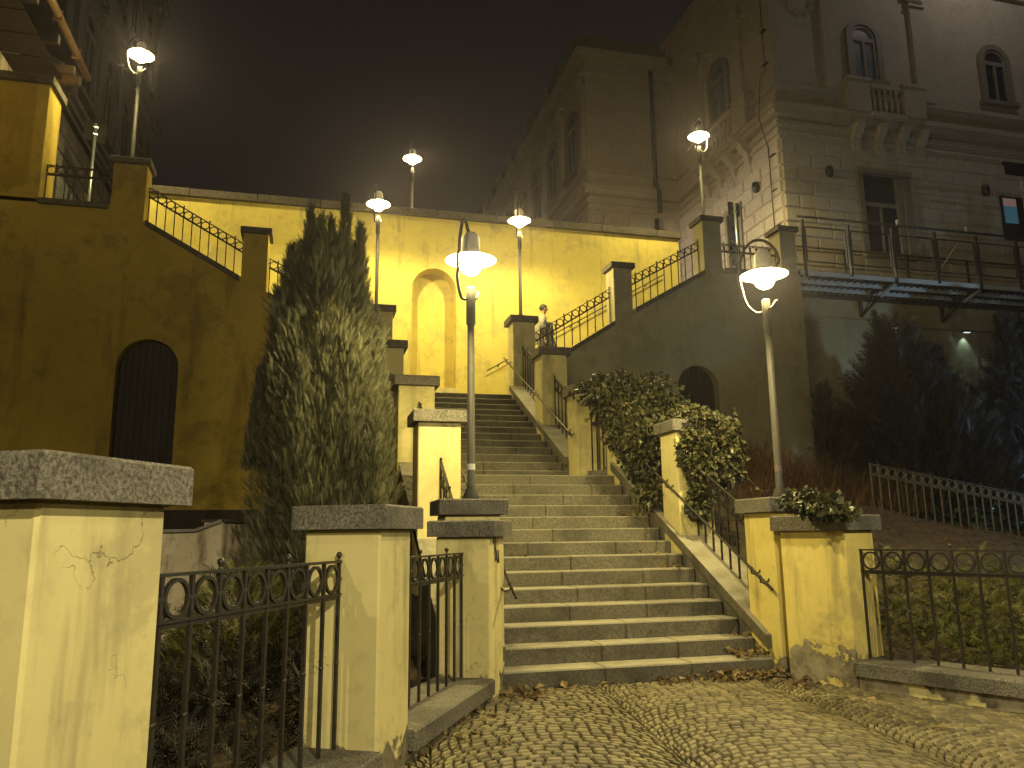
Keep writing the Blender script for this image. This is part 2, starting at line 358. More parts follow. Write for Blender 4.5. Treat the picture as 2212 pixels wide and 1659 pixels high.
# scribble on the angled pillar's plaza face
g = MB()
def scrib(pts):
    q = []
    for s, z in pts:
        P = LA+LD*s-LN*(-.05)*1; P = LA+LD*s+LN*.045; q.append((P.x, P.y, z))
    g.tube(q, .0042, 5)
def sm(pts, n=5):
    out = []
    for i in range(len(pts)-1):
        p0, p1, p2, p3 = pts[max(i-1, 0)], pts[i], pts[i+1], pts[min(i+2, len(pts)-1)]
        for q in range(n):
            s = q/n; out.append(tuple(.5*((2*p1[j])+(-p0[j]+p2[j])*s+(2*p0[j]-5*p1[j]+4*p2[j]-p3[j])*s*s+(-p0[j]+3*p1[j]-3*p2[j]+p3[j])*s**3) for j in range(len(p1))))
    return out+[pts[-1]]
scrib(sm([(-.075, 1.36), (-.09, 1.41), (-.13, 1.42), (-.15, 1.38), (-.14, 1.33), (-.11, 1.31)])); scrib([(-.10, 1.39), (-.135, 1.2)])
scrib(sm([(-.14, 1.33), (-.17, 1.27), (-.17, 1.22), (-.19, 1.21)])); scrib(sm([(-.20, 1.30), (-.205, 1.2), (-.23, 1.19), (-.255, 1.26), (-.26, 1.30), (-.265, 1.2), (-.285, 1.185)]))
gs = [o for o in COL.objects if o.get('label', '').startswith('angled pillar with a marker')][0]
gp = g.build('marker_scribble', M['ink'], gs); gp.matrix_parent_inverse = (Matrix.Translation(gs.location) @ Matrix.Rotation(gs.rotation_euler.z, 4, 'Z')).inverted()

# ------------------------------------------------------------------ railings
_c = {}
def bar_mesh(H, mt='iron'):
    k = ('bar', round(H, 3), mt)
    if k not in _c:
        b = MB(); b.box(-.01, .01, -.01, .01, 0, H-.005)
        for zc in (H*.45,): b.ball((0, 0, zc), .0165, 8, 5)
        b.cbox(-.024, .024, -.011, .011, H-.112, H-.094, .003)
        _c[k] = b.mesh('bar', M[mt])
    return _c[k]
def ring_mesh(mt='iron', r=.088):
    if ('ring', mt) not in _c:
        b = MB(); n = 22; vs = []; fs = []
        for k in range(n):
            t = 2*math.pi*k/n
            for rr, yy in ((r, -.009), (r, .009), (r-.017, .009), (r-.017, -.009)): vs.append((rr*math.cos(t), yy, rr*math.sin(t)))
        for k in range(n):
            a = k*4; c = ((k+1) % n)*4
            for j in range(4): fs.append((a+j, a+(j+1) % 4, c+(j+1) % 4, c+j))
        b.add(vs, fs); b.sm = [False]*len(b.f); _c[('ring', mt)] = b.mesh('ring', M[mt])
    return _c[('ring', mt)]
def fin_mesh():
    if 'fin' not in _c:
        _c['fin'] = MB().lathe([(0, 0), (.012, 0), (.012, .008), (.007, .014), (.009, .02), (.017, .03), (.019, .04), (.014, .052), (0, .058)], 10).mesh('finial', M['iron'])
    return _c['fin']
def railing(label, P0, P1, H=.9, pitch=.2, group='ring-topped iron railings', mt='iron'):
    P0 = Vector(P0); P1 = Vector(P1); d = P1-P0; L = math.hypot(d.x, d.y); sl = d.z/L
    t = empty('iron_railing', P0, math.atan2(d.y, d.x), label, 'railing', group)
    n = max(1, int(round((L-.02)/pitch))); p = L/n
    zf = lambda x: x*sl
    MB().beam((0, 0, zf(0)+H), (L, 0, zf(L)+H), .034, .015).build('top_rail', M[mt], t)
    b = MB(); b.beam((0, 0, zf(0)+H-.197), (L, 0, zf(L)+H-.197), .035, .012); b.beam((0, 0, zf(0)+H-.212), (L, 0, zf(L)+H-.212), .012, .03); b.build('lower_rail', M[mt], t)
    bm_, rm, fm = bar_mesh(H, mt), ring_mesh(mt), fin_mesh()
    for i in range(n):
        x = (i+.5)*p; link('ring', rm, t, (x, 0, zf(x)+H-.103))
    for i in range(n+1):
        x = i*p
        if i == 0: x += .012
        if i == n: x -= .012
        link('bar', bm_, t, (x, 0, zf(x)))
        if i % 3 == 1: link('finial', fm, t, (x, 0, zf(x)+H+.004))
    return t
KZ = .19; KR = .25
def fp(A, D, Nn, s, off, z): q = A+D*s+Nn*off; return (q.x, q.y, z)
railing('nearest fence bay between the speckled-cap pillar and the cracked pillar', fp(LA, LD, LN, 4.60, .31, KZ), fp(LA, LD, LN, 2.52, .31, KZ), 1.10, .21)
railing('short fence bay between the cracked pillar and the scribbled pillar', fp(LA, LD, LN, 1.98, .31, KZ), fp(LA, LD, LN, .06, .31, KZ), 1.09, .2)
railing('long fence bay in front of the green ground cover on the right', fp(RA, RD, RN, .0, .31, KR), fp(RA, RD, RN, 3.4, .31, KR), 1.01, .205)
ns = lambda y: .168+y*.5153 if y <= 4.24 else (2.352 if y < 5.45 else 2.352+.168+(y-5.45)*.5145)
CO = .22
for side, (xa, xb) in (('right', (.25, -.1)), ('left', (-3.15, LX2-.26))):
    w = 'the right' if side == 'right' else 'the left'
    railing('sloping railing between the foot pillar and the middle pillar on %s side of the steps' % side, (xa, .41 if side == 'right' else .51, ns(.4)+CO+(0 if side == 'right' else -.1)), (xa, 1.98, ns(1.98)+CO), .92, .2)
    railing('sloping railing just below the mid landing on %s side' % side, (xa, 2.5, ns(2.5)+CO), (xa, 4.07, ns(4.07)+CO), .92, .2)
    railing('little railing across the mid landing on %s side' % side, ((xa+xb)/2, 4.6, 2.47), (xb, 4.98, 2.47), 1.0, .13)
    railing('sloping railing above the mid landing on %s side' % side, (xb, 5.46, ns(5.47)+CO), (xb, 6.98 if side == 'right' else 7.1, ns(7.0)+CO), .92, .2)
    railing('sloping railing just below the top landing on %s side' % side, (xb, 7.5, ns(7.5)+CO), (xb, 9.35, ns(9.35)+CO), .92, .2)
# side flights: railings on the front walls
YF = 9.62
railing('sloping railing behind which the man climbs, right side flight', (.21, YF, 5.18), (2.17, YF, 6.42), .84, .185)
railing('upper sloping railing on the right side flight', (2.66, YF, 6.72), (4.6, YF, 7.83), .84, .185)
railing('level railing at the top of the right wall before the steel walkway', (5.14, YF, 7.92), (6.80, YF, 7.92), .74, .19)
railing('long sloping railing on the left side flight above the arched door', (-8.24, YF, 8.00), (-6.27, YF, 6.90), .82, .185)
railing('lower sloping railing on the left side flight, behind the juniper', (-5.72, YF, 6.60), (-3.66, YF, 5.62), .82, .185)
railing('level railing in the gap of the left wall under the dark eaves', (-10.24, YF, 8.28), (-8.94, YF, 8.28), .84, .185)
# railing along the descending garden path, far right
a = on_y(1888, 1108, 5.6); b_ = on_y(2203, 1166, 5.7); dd = (b_-a)
railing('weathered railing along the garden path behind the ground cover', a, b_+dd*.35, .95, .2, mt='old_iron')

# handrails on the inner faces of the pillars
def handrail(label, A, B, brackets, inward, ext=.25, group='wall-mounted handrails'):
    A = Vector(A); B = Vector(B); d = (B-A).normalized()
    t = empty('handrail', A, 0, label, 'handrail', group)
    MB().tube([-d*ext, Vector((0, 0, 0)), (B-A)*.5, B-A, B-A+d*ext], .015, 8).build('rail', M['iron'], t)
    for s in brackets:
        q = (B-A)*s; n = Vector(inward)
        b = MB(); b.tube([q, q+Vector((0, 0, -.05)), q+n*.05+Vector((0, 0, -.065)), q+n*.105+Vector((0, 0, -.03))], .009, 6); b.ball(q+n*.105+Vector((0, 0, -.03)), .022, 8, 5, (.5 if abs(n.x) > .5 else 1, .5 if abs(n.y) > .5 else 1, 1)); b.ball(q, .022, 8, 5)
        b.build('bracket', M['iron'], t)
HH = .62
def hz(y): return ns(y)+HH+.2
handrail('handrail on the foot and middle pillars, right of the steps', (-.1, -.02, hz(-.02)), (-.1, 2.3, hz(2.3)), (0, .07, .93, 1), (1, 0, 0))
handrail('handrail running into the upper ivy on the right', (-.1, 2.6, hz(2.6)), (-.1, 4.3, hz(4.3)), (.02, .98), (1, 0, 0), .05)
handrail('long handrail beside the upper flight on the right', (-.46, 5.1, hz(5.47)-.2), (-.46, 9.6, hz(9.45)), (0, .04, .46, .5, .97), (1, 0, 0), .12)
handrail('handrail on the lower pillars, left of the steps', (LX+.1, -.05, hz(-.02)), (LX+.1, 2.3, hz(2.3)), (0, .9, 1), (-1, 0, 0))
handrail('long handrail beside the upper flight on the left', (LX2+.1, 5.2, hz(5.47)-.2), (LX2+.1, 9.6, hz(9.45)), (0, .05, .5, .97), (-1, 0, 0), .12)
handrail('handrail on the yellow wall along the right side flight', (-.18, 12.0, 5.72), (4.6, 12.0, 8.5), (.03, .1, .45, .5, .92), (0, 1, 0), .2)
handrail('handrail on the yellow wall along the left side flight', (-3.25, 12.0, 5.72), (-8.3, 12.0, 8.6), (.03, .5, .93), (0, 1, 0), .2)

# ------------------------------------------------------------------ steps
st = empty('staircase', (0, 0, 0), 0, 'long straight granite staircase rising from the cobbles to the landing before the niche', 'staircase')
def step(x0, x1, y0, y1, z0, z1):
    b = MB(); xs = [x0]; x = x0
    while x < x1-.9:
        x += random.uniform(.8, 1.6)
        if x < x1-.5: xs.append(x)
    xs.append(x1)
    for i in range(len(xs)-1):
        j = random.uniform(-.004, .004); e = .0015
        b.cbox(xs[i]+e, xs[i+1]-e, y0+j, y1, z0, z1+random.uniform(-.003, .002), .014)
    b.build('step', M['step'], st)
T, RS = .3262, .168
for i in range(14):
    x1 = 0 if i else .06
    step(LX-(0.0), x1, i*T, (i+1)*T+.02 if i < 13 else 5.47, i*RS-(.05 if i == 0 else 0), (i+1)*RS)
for i in range(13):
    step(LX2, -.36, 5.45+i*T, 5.45+(i+1)*T+.02 if i < 12 else 12.1, 14*RS+i*RS, (15+i)*RS)
# widened ends of the two landings
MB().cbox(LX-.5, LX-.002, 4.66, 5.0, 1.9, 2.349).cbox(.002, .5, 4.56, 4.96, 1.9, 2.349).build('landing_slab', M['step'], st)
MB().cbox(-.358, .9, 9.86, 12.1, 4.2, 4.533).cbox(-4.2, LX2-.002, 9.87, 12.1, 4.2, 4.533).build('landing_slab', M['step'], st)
# side flights
def side_flight(label, xs, sgn, ztop):
    t = empty('side_flight', (xs, 10.9, 4.5), 0, label, 'steps')
    n = 18; tr = .272; rs = (ztop-4.536)/n
    for i in range(n):
        a_ = xs+sgn*i*tr; b_ = xs+sgn*(i+1)*tr
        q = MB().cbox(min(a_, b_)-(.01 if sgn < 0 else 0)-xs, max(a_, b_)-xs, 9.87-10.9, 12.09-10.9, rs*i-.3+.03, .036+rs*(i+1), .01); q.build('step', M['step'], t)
side_flight('side flight of steps climbing right behind the railings', -.1, 1, 7.5); side_flight('side flight of steps climbing left behind the shaded wall', -3.3, -1, 7.8)
# sloping cheek walls under the railings
def cheek(label, xi, xo, y0, y1, z0=-.2, lip=.07, yb=None):
    """xi inner face x, xo outer face x"""
    t = empty('cheek_wall', (0, 0, 0), 0, label, 'low wall')
    a, b = min(xi, xo), max(xi, xo); lo = lambda y: ns(y)+CO
    e0, e1 = (lo(y0+.02), lo(y1-.02))
    MB().prism_x([(y0, z0), (y1, z0), (y1, e1-.13), (y0, e0-.13)], a+.004, b-.004).build('wall', M['granite'], t)
    s = -1 if xi > xo else 1; ai = xi-s*lip; A_, B_ = min(ai, xo-(-s)*.03), max(ai, xo-(-s)*.03)
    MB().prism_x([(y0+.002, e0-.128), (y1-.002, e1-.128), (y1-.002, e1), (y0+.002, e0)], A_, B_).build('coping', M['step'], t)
cheek('low sloping wall with stone coping on the right of the lower steps', 0.004, .5, .0, 4.24); cheek('low sloping wall with stone coping on the left of the lower steps', LX-.004, LX-.5, .0, 4.24)
cheek('low sloping wall with stone coping on the right of the upper steps', -.356, .16, 5.46, 9.36, 1.8); cheek('low sloping wall with stone coping on the left of the upper steps', LX2-.004, LX2-.5, 5.51, 9.37, 1.8)
t = empty('landing_kerb', (.1, 4.7, 2.35), 0, 'stone kerb edging the mid landing under the little railing', 'kerb')
MB().beam((.12, -.12, .05), (-.2, .28, .05), .3, .14).build('kerb_stone', M['granite'], t)

# ------------------------------------------------------------------ walls of the side flights
def wall_y(t, name, pts, y0, y1, mat): return MB().prism_y(pts, y0, y1).build(name, mat, t)
def arch_pts(xc, w, zb, zs, n=14):   # arch outline, bottom left -> over -> bottom right
    r = w/2; return [(xc-r, zb)]+[(xc-r*math.cos(math.pi*i/n), zs+r*math.sin(math.pi*i/n)) for i in range(n+1)]+[(xc+r, zb)]
def arched_panel(mb, x0, x1, z0, ztop, xc, w, zb, zs, y0, y1):
    """wall strip x0..x1 with an arched hole cut through it; ztop: function of x"""
    r = w/2
    mb.prism_y([(x0, z0), (xc-r, z0), (xc-r, ztop(xc-r)), (x0, ztop(x0))], y0, y1)
    mb.prism_y([(xc+r, z0), (x1, z0), (x1, ztop(x1)), (xc+r, ztop(xc+r))], y0, y1)
    n = 16
    for i in range(n):
        a, b = math.pi*i/n, math.pi*(i+1)/n; xa, xb = xc-r*math.cos(a), xc-r*math.cos(b)
        mb.prism_y([(xa, zs+r*math.sin(a)), (xb, zs+r*math.sin(b)), (xb, ztop(xb)), (xa, ztop(xa))], y0, y1)
    if zb > z0: mb.prism_y([(xc-r, z0), (xc+r, z0), (xc+r, zb), (xc-r, zb)], y0, y1)
Y0, Y1w = 9.40, 9.85
def rect_wall(label, mat, prof, door, x0, x1, z0, cop):
    t = empty('retaining_wall', ((x0+x1)/2, Y0, z0), 0, label, 'wall')
    inv = Vector((-(x0+x1)/2, -Y0, -z0))
    def zt(x):
        for (a, za), (b, zb) in zip(prof[:-1], prof[1:]):
            if a <= x <= b+1e-6: return za+(zb-za)*(x-a)/(b-a)
        return prof[-1][1]
    mb = MB(); xc, w, zb, zs = door; xs = [q[0] for q in prof]
    # split at profile knees
    L = [q for q in xs if q < xc-w/2-.05]; Rr = [q for q in xs if q > xc+w/2+.05]
    lk = L[-1]; rk = Rr[0]
    arched_panel(mb, lk, rk, z0, zt, xc, w, zb, zs, Y0, Y1w)
    for q in list(zip(L[:-1], L[1:]))+list(zip(Rr[:-1], Rr[1:])): mb.prism_y([(q[0], z0), (q[1], z0), (q[1], zt(q[1])), (q[0], zt(q[0]))], Y0, Y1w)
    mb.build('wall', M[mat], t, inv)
    c = MB()
    for (a, za), (b, zb2) in cop: c.prism_y([(a, za-.11), (b, zb2-.11), (b, zb2+.004), (a, za+.004)], Y0-.07, Y1w+.04)
    c.build('coping', M['dark_stone'], t, inv)
    d = MB(); ap = arch_pts(xc, w-.02, zb, zs); d.prism_y(ap, Y0+.22, Y0+.26)
    nb = 9
    for i in range(nb):
        xa = xc-w/2+.02+i*(w-.04)/nb; xb = xa+(w-.04)/nb-.012; r = w/2-.02
        hx = min(abs(xa-xc), abs(xb-xc)); ha = zs+math.sqrt(max(0, r*r-(xa-xc)**2)); hb = zs+math.sqrt(max(0, r*r-(xb-xc)**2))
        d.prism_y([(xa, zb), (xb, zb), (xb, hb), (xa, ha)], Y0+.195, Y0+.222)
    dr = d.build('door', M['wood_door'], t, inv)
    MB().tube([(xc+w*.3, Y0+.19, zb+1.05), (xc+w*.3, Y0+.15, zb+1.05), (xc+w*.3, Y0+.15, zb+.93), (xc+w*.3, Y0+.19, zb+.93)], .01, 6).build('handle', M['iron'], dr)
    return t
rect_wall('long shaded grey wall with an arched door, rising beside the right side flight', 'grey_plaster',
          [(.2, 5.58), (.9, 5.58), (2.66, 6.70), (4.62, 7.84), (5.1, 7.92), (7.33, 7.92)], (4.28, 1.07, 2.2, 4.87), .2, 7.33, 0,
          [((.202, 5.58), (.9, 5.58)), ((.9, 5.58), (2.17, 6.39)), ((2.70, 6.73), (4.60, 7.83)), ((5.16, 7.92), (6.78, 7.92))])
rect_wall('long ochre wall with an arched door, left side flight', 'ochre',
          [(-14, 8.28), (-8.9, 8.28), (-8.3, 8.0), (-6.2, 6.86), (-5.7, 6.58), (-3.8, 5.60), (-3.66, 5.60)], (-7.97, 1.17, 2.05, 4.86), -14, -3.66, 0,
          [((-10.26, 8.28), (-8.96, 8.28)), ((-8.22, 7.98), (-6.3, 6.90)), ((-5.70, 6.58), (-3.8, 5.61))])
# wall pillars
pillar('tall pillar between the two sloping railings of the right side flight', 2.19, 2.67, 9.397, 9.90, 6.3, 7.87, mat='grey_plaster', capm='dark_stone', ct=.13)
pillar('lamp pillar at the top of the right side flight', 4.62, 5.13, 9.397, 9.90, 7.6, 9.28, mat='grey_plaster', capm='dark_stone', ct=.13)
pillar('end pillar beside the steel walkway', 6.80, 7.27, 9.397, 9.90, 7.6, 9.2, mat='grey_plaster', capm='dark_stone', ct=.13)
pillar('tall pillar left of the juniper tip on the ochre wall', -6.26, -5.74, 9.397, 9.90, 6.5, 8.02, mat='ochre', capm='dark_stone', ct=.13)
pillar('lamp pillar between level and sloping railing on the ochre wall', -8.92, -8.26, 9.397, 9.90, 7.7, 9.35, mat='ochre', capm='dark_stone', ct=.13)
t = empty('wall_block', (-12, 9.4, 8.2), 0, 'high ochre wall block with a stone top at the upper left edge', 'wall')
MB().cbox(-4, 1.74, 0, .8, 0, 2.62).build('wall', M['ochre'], t); MB().cbox(-4, 1.82, -.07, .88, 2.62, 2.80).build('coping', M['dark_stone'], t)
# return wall + recessed right wall
t = empty('side_wall', (7.3, 10.4, 0), 0, 'grey wall turning back beneath the steel walkway', 'wall')
MB().box(-.3, .03, -.548, 1.2, 0, 7.92).build('wall', M['grey_plaster'], t)
t = empty('basement_wall', (14, 11.0, 0), 0, 'grey basement wall under the steel walkway, behind the dark conifer', 'wall')
z7 = 7.15
MB().box(-6.67, 12, 0, .4, 0, 8.4).box(-6.67, -3.5, -.12, 0, 0, z7).build('wall', M['grey_plaster'], t)
MB().box(-6.68, 12, -.2, -.003, z7, z7+.1).build('ledge', M['grey_plaster'], t)
def ledge_light(x, label, w, e=.45):
    t = empty('ledge_light', (x, 10.82, z7-.06), 0, label, 'lamp', 'lamps under the basement ledge')
    MB().cbox(-.12, .12, -.05, .1, 0, .05).build('housing', M['dark_steel'], t)
    MB().box(-.1, .1, -.03, .06, -.012, -.002).build('lens', emit('ledge_lens', (.75, .9, .85), e), t)
    ld = bpy.data.lights.new('ledge_bulb', 'SPOT'); ld.energy = w; ld.color = (.6, .9, .85); ld.spot_size = R(75); ld.spot_blend = .6; ld.shadow_soft_size = .03
    link('bulb_light', ld, t, (0, .03, -.03), (R(18), 0, 0))
ledge_light(on_y(1928, 712, 10.9).x, 'small lamp under the ledge just left of the conifer top', 1.5)
ledge_light(on_y(2085, 720, 10.9).x, 'small lamp under the ledge right of the conifer, washing the wall', 9)

# back wall with niche
t = empty('back_wall', (-1.7, 12.1, 4.5), 0, 'tall bright yellow wall with an arched niche closing the staircase', 'wall')
inv = (1.7, -12.1, -4.5); BX0, BX1, BT = -9.2, 5.32, 9.72
mb = MB(); nx0, nx1 = -2.31, -1.14; arched_panel(mb, BX0, BX1, 3.5, lambda x: BT, (nx0+nx1)/2, nx1-nx0, 5.12, 8.33-(nx1-nx0)/2, 12.1, 12.62)
mb.box(-2.6, -.9, 12.621, 12.85, 4.9, 8.6); mb.build('wall', M['yellow'], t, inv)
c = MB(); x = BX0-.05
while x < BX1:
    e = min(x+random.uniform(1.2, 1.7), BX1+.06); c.cbox(x+.004, e-.004, 11.98, 12.74, BT+.002, BT+.2+random.uniform(-.006, .006), .02); x = e
c.build('coping', M['dark_stone'], t, inv)
MB().box(nx0+.0, nx1+.04, 12.0, 12.099, 4.6, 5.13).build('niche_sill', M['yellow_worn'], t, inv)
for lb, x0, sg in (('sloping skirting stone along the yellow wall, right flight', .0, 1), ('sloping skirting stone along the yellow wall, left flight', -3.4, -1)):
    t = empty('skirting_stone', (x0, 12.0, 4.6), 0, lb, 'skirting')
    xe = 4.7*sg; MB().prism_y([(0, -.05), (xe, 2.85), (xe, 3.15), (0, .22)] if sg > 0 else [(xe, 2.85), (0, -.05), (0, .22), (xe, 3.15)], 0, .098).build('stone', M['granite'], t)

# ------------------------------------------------------------------ ground
def plane_struct(name, x0, x1, y0, y1, z, mat):
    return setp(MB().add([(x0, y0, z), (x1, y0, z), (x1, y1, z), (x0, y1, z)], [(0, 1, 2, 3)]).build(name, mat), kind='structure')
plane_struct('ground', -150, 150, -120, 160, -.12, M['asphalt'])
setp(MB().box(-60, BX0-.1, 9.86, 80, 7.4, 7.85).box(BX0-.1, BX1+.1, 12.9, 80, 7.4, 8.0).box(BX1+.1, 60, 11.6, 80, 7.2, 7.5).box(4.78, 7.0, 9.87, 11.59, 7.0, 7.5).build('upper_street', M['asphalt']), kind='structure')
def heightfield(name, x0, x1, y0, y1, fn, mat, n=60):
    xs = np.linspace(x0, x1, n); ys = np.linspace(y0, y1, n); X, Yy = np.meshgrid(xs, ys); Z = fn(X, Yy)
    V = np.stack([X, Yy, Z], -1).reshape(-1, 3); i = np.arange(n*n).reshape(n, n)
    Fq = np.stack([i[:-1, :-1], i[:-1, 1:], i[1:, 1:], i[1:, :-1]], -1).reshape(-1, 4)
    return setp(link(name, np_mesh(name, V, Fq, mat, True)), kind='structure')
def wob(X, Yy, s, a): return a*(np.sin(X*s+1.3*np.sin(Yy*s*.7))*np.cos(Yy*s*1.1+X*.3*s))
def hR(X, Yy):
    t_ = np.clip((Yy+.6-np.maximum(0, .5-X)*0)/6.2, -.2, 1.6); H = 1.72-(X-5.8)*.17
    s = .12+H*np.clip(t_, 0, 1)**1.1+np.clip(t_-1, 0, 1)*1.3*np.clip(1.2-(X-5)*.15, .2, 1.2)
    edge = (X-RA.x)*RN.x+(Yy-RA.y)*RN.y; s = np.where(edge < .25, -.08, s)
    return s+wob(X, Yy, 2.2, .05)*(edge > .4)
def hL(X, Yy):
    edge = (X-LA.x)*LN.x+(Yy-LA.y)*LN.y
    return np.where(edge < .3, -.1, .02+np.clip(Yy, 0, 9)*.03)+wob(X, Yy, 2.5, .04)*(edge > .5)
heightfield('garden_slope', .12, 26, -8, 10.99, hR, M['soil'], 110)
heightfield('garden_bed', -20, LX-.5, -10, 9.39, hL, M['soil'], 90)
# granite kerbs under the street fences
def kerb(label, A, D, Nn, spans, kz):
    t = empty('fence_kerb', (A.x, A.y, 0), rot_of(D), label, 'kerb', 'granite kerbs under the street fence')
    s1 = 1 if D.cross(Nn).z > 0 else -1
    for a, b in spans:
        y0, y1 = (0, .58) if s1 > 0 else (-.58, 0); n = max(1, int((b-a)/1.3)); L = (b-a)/n; m = MB()
        for i in range(n): m.cbox(a+i*L+.003, a+(i+1)*L-.003, y0, y1, kz-.13, kz, .014)
        m.build('kerb_stone', M['granite'], t)
        y0, y1 = (.06, .5) if s1 > 0 else (-.5, -.06); MB().box(a+.01, b-.01, y0, y1, -.15, kz-.132).build('plinth', M['yellow_worn'], t)
kerb('granite kerb beneath the left street fence', LA, LD, LN, ((.045, 1.985), (2.505, 4.595), (5.19, 7)), KZ)
kerb('granite kerb beneath the right street fence', RA, RD, RN, ((.005, 6.2),), KR)
# cobbles: segmental arcs of small setts, every stone modelled
def cobbles():
    V = []; Fq = []; W = 1.62; Rr = .93; p_ = .082; axis = R(-8); ca, sa = math.cos(axis), math.sin(axis); ox, oy = .1, -3.0
    inside = []
    nst = 19
    for lane in range(-8, 9):
        xc = lane*W; th = math.asin(W/2/Rr)
        for k_ in range(-94, 70):
            ph = rng.uniform(0, 1); cuts = [0.]+[q_ for q_ in ((i+ph+rng.uniform(-.16, .16))/nst for i in range(nst)) if .02 < q_ < .98]+[1.]
            for i in range(len(cuts)-1):
                t0 = -th+2*th*cuts[i]; t1 = -th+2*th*cuts[i+1]
                mx = xc+Rr*math.sin((t0+t1)/2); my = k_*p_+Rr*math.cos((t0+t1)/2)
                X = ox+mx*ca-my*sa; Yy = oy+mx*sa+my*ca
                if X < -8.5 or X > 9 or Yy < -9.5 or Yy > .32: continue
                if (X-LA.x)*LN.x+(Yy-LA.y)*LN.y > .05 or (X-RA.x)*RN.x+(Yy-RA.y)*RN.y > .05: continue
                if Yy > -.02 : continue
                gp = .0068; e = []
                for (tt, kk, sx, sy) in ((t0, 0, 1, 1), (t1, 0, -1, 1), (t1, 1, -1, -1), (t0, 1, 1, -1)):
                    x = xc+Rr*math.sin(tt)+sx*gp+rng.normal(0, .0022); y = (k_+kk)*p_+Rr*math.cos(tt)+sy*gp+rng.normal(0, .0022); e.append((x, y))
                cxm = sum(q[0] for q in e)/4; cym = sum(q[1] for q in e)/4; h = rng.normal(0, .0028); tl = rng.normal(0, .02, 2); b = len(V)
                for f_, z in ((1., -.03), (1., -.009), (.76, .004)):
                    for (x, y) in e:
                        x2 = cxm+(x-cxm)*f_; y2 = cym+(y-cym)*f_; zz = z+(h+tl[0]*(x-cxm)+tl[1]*(y-cym) if z > -.02 else 0)
                        V.append((ox+x2*ca-y2*sa, oy+x2*sa+y2*ca, zz))
                for l_ in (0, 4):
                    for q in range(4): n_ = (q+1) % 4; Fq.append((b+l_+q, b+l_+n_, b+l_+4+n_, b+l_+4+q))
                Fq.append((b+8, b+9, b+10, b+11))
    return np_mesh('cobbled_plaza', np.array(V), np.array(Fq), M['sett'])
setp(link('cobbled_plaza', cobbles()), kind='structure')
m = MB(); m.add([(-9, -10, -.02), (9, -10, -.02), (9, .3, -.02), (-9, .3, -.02)], [(0, 1, 2, 3)]); setp(m.build('plaza_bedding', M['dirt']), kind='structure')

# ------------------------------------------------------------------ low garden wall on the left
t = empty('garden_wall', (-6, 3.2, 0), 0, 'pale mossy garden wall with tin capping behind the nearest fence', 'wall')
P = [(-9.0, 3.4, 1.50), (-6.08, 3.28, 1.52), (-5.76, 3.25, 1.64), (-5.0, 4.25, 1.62)]
m = MB(); c = MB()
for (a, b) in zip(P[:-1], P[1:]):
    a = Vector(a)-Vector((-6, 3.2, 0)); b = Vector(b)-Vector((-6, 3.2, 0)); d = (b-a); n = Vector((-d.y, d.x, 0)).normalized()*.3
    if n.y < 0 and abs(d.x) > abs(d.y): n = -n
    vs = [Vector((q.x, q.y, zz)) for q in (a, b, b+n, a+n) for zz in (-.1, q.z if q in (a, b) else 0)]
    vs = []
    for q, zz in ((a, a.z), (b, b.z), (b+n, b.z), (a+n, a.z)): vs += [(q.x, q.y, -.1), (q.x, q.y, zz)]
    m.add(vs, [(0, 2, 3, 1), (2, 4, 5, 3), (4, 6, 7, 5), (6, 0, 1, 7), (1, 3, 5, 7), (0, 6, 4, 2)])
    o = n.normalized()*.06; vs = []
    for q, zz in ((a-o, a.z), (b-o, b.z), (b+n+o, b.z), (a+n+o, a.z)): vs += [(q.x, q.y, zz+.002), (q.x, q.y, zz+.04)]
    c.add(vs, [(0, 2, 3, 1), (2, 4, 5, 3), (4, 6, 7, 5), (6, 0, 1, 7), (1, 3, 5, 7), (0, 6, 4, 2)])
m.build('wall', M['pale_plaster'], t); c.build('tin_capping', M['tin'], t)
t = empty('plinth_wall', (-8.6, 9.3, 0), 0, 'dark plinth at the foot of the ochre wall', 'plinth')
MB().box(-6, 4.9, -.45, .095, 0, 1.98).build('wall', M['soffit'], t)  # plain dark box along the wall foot
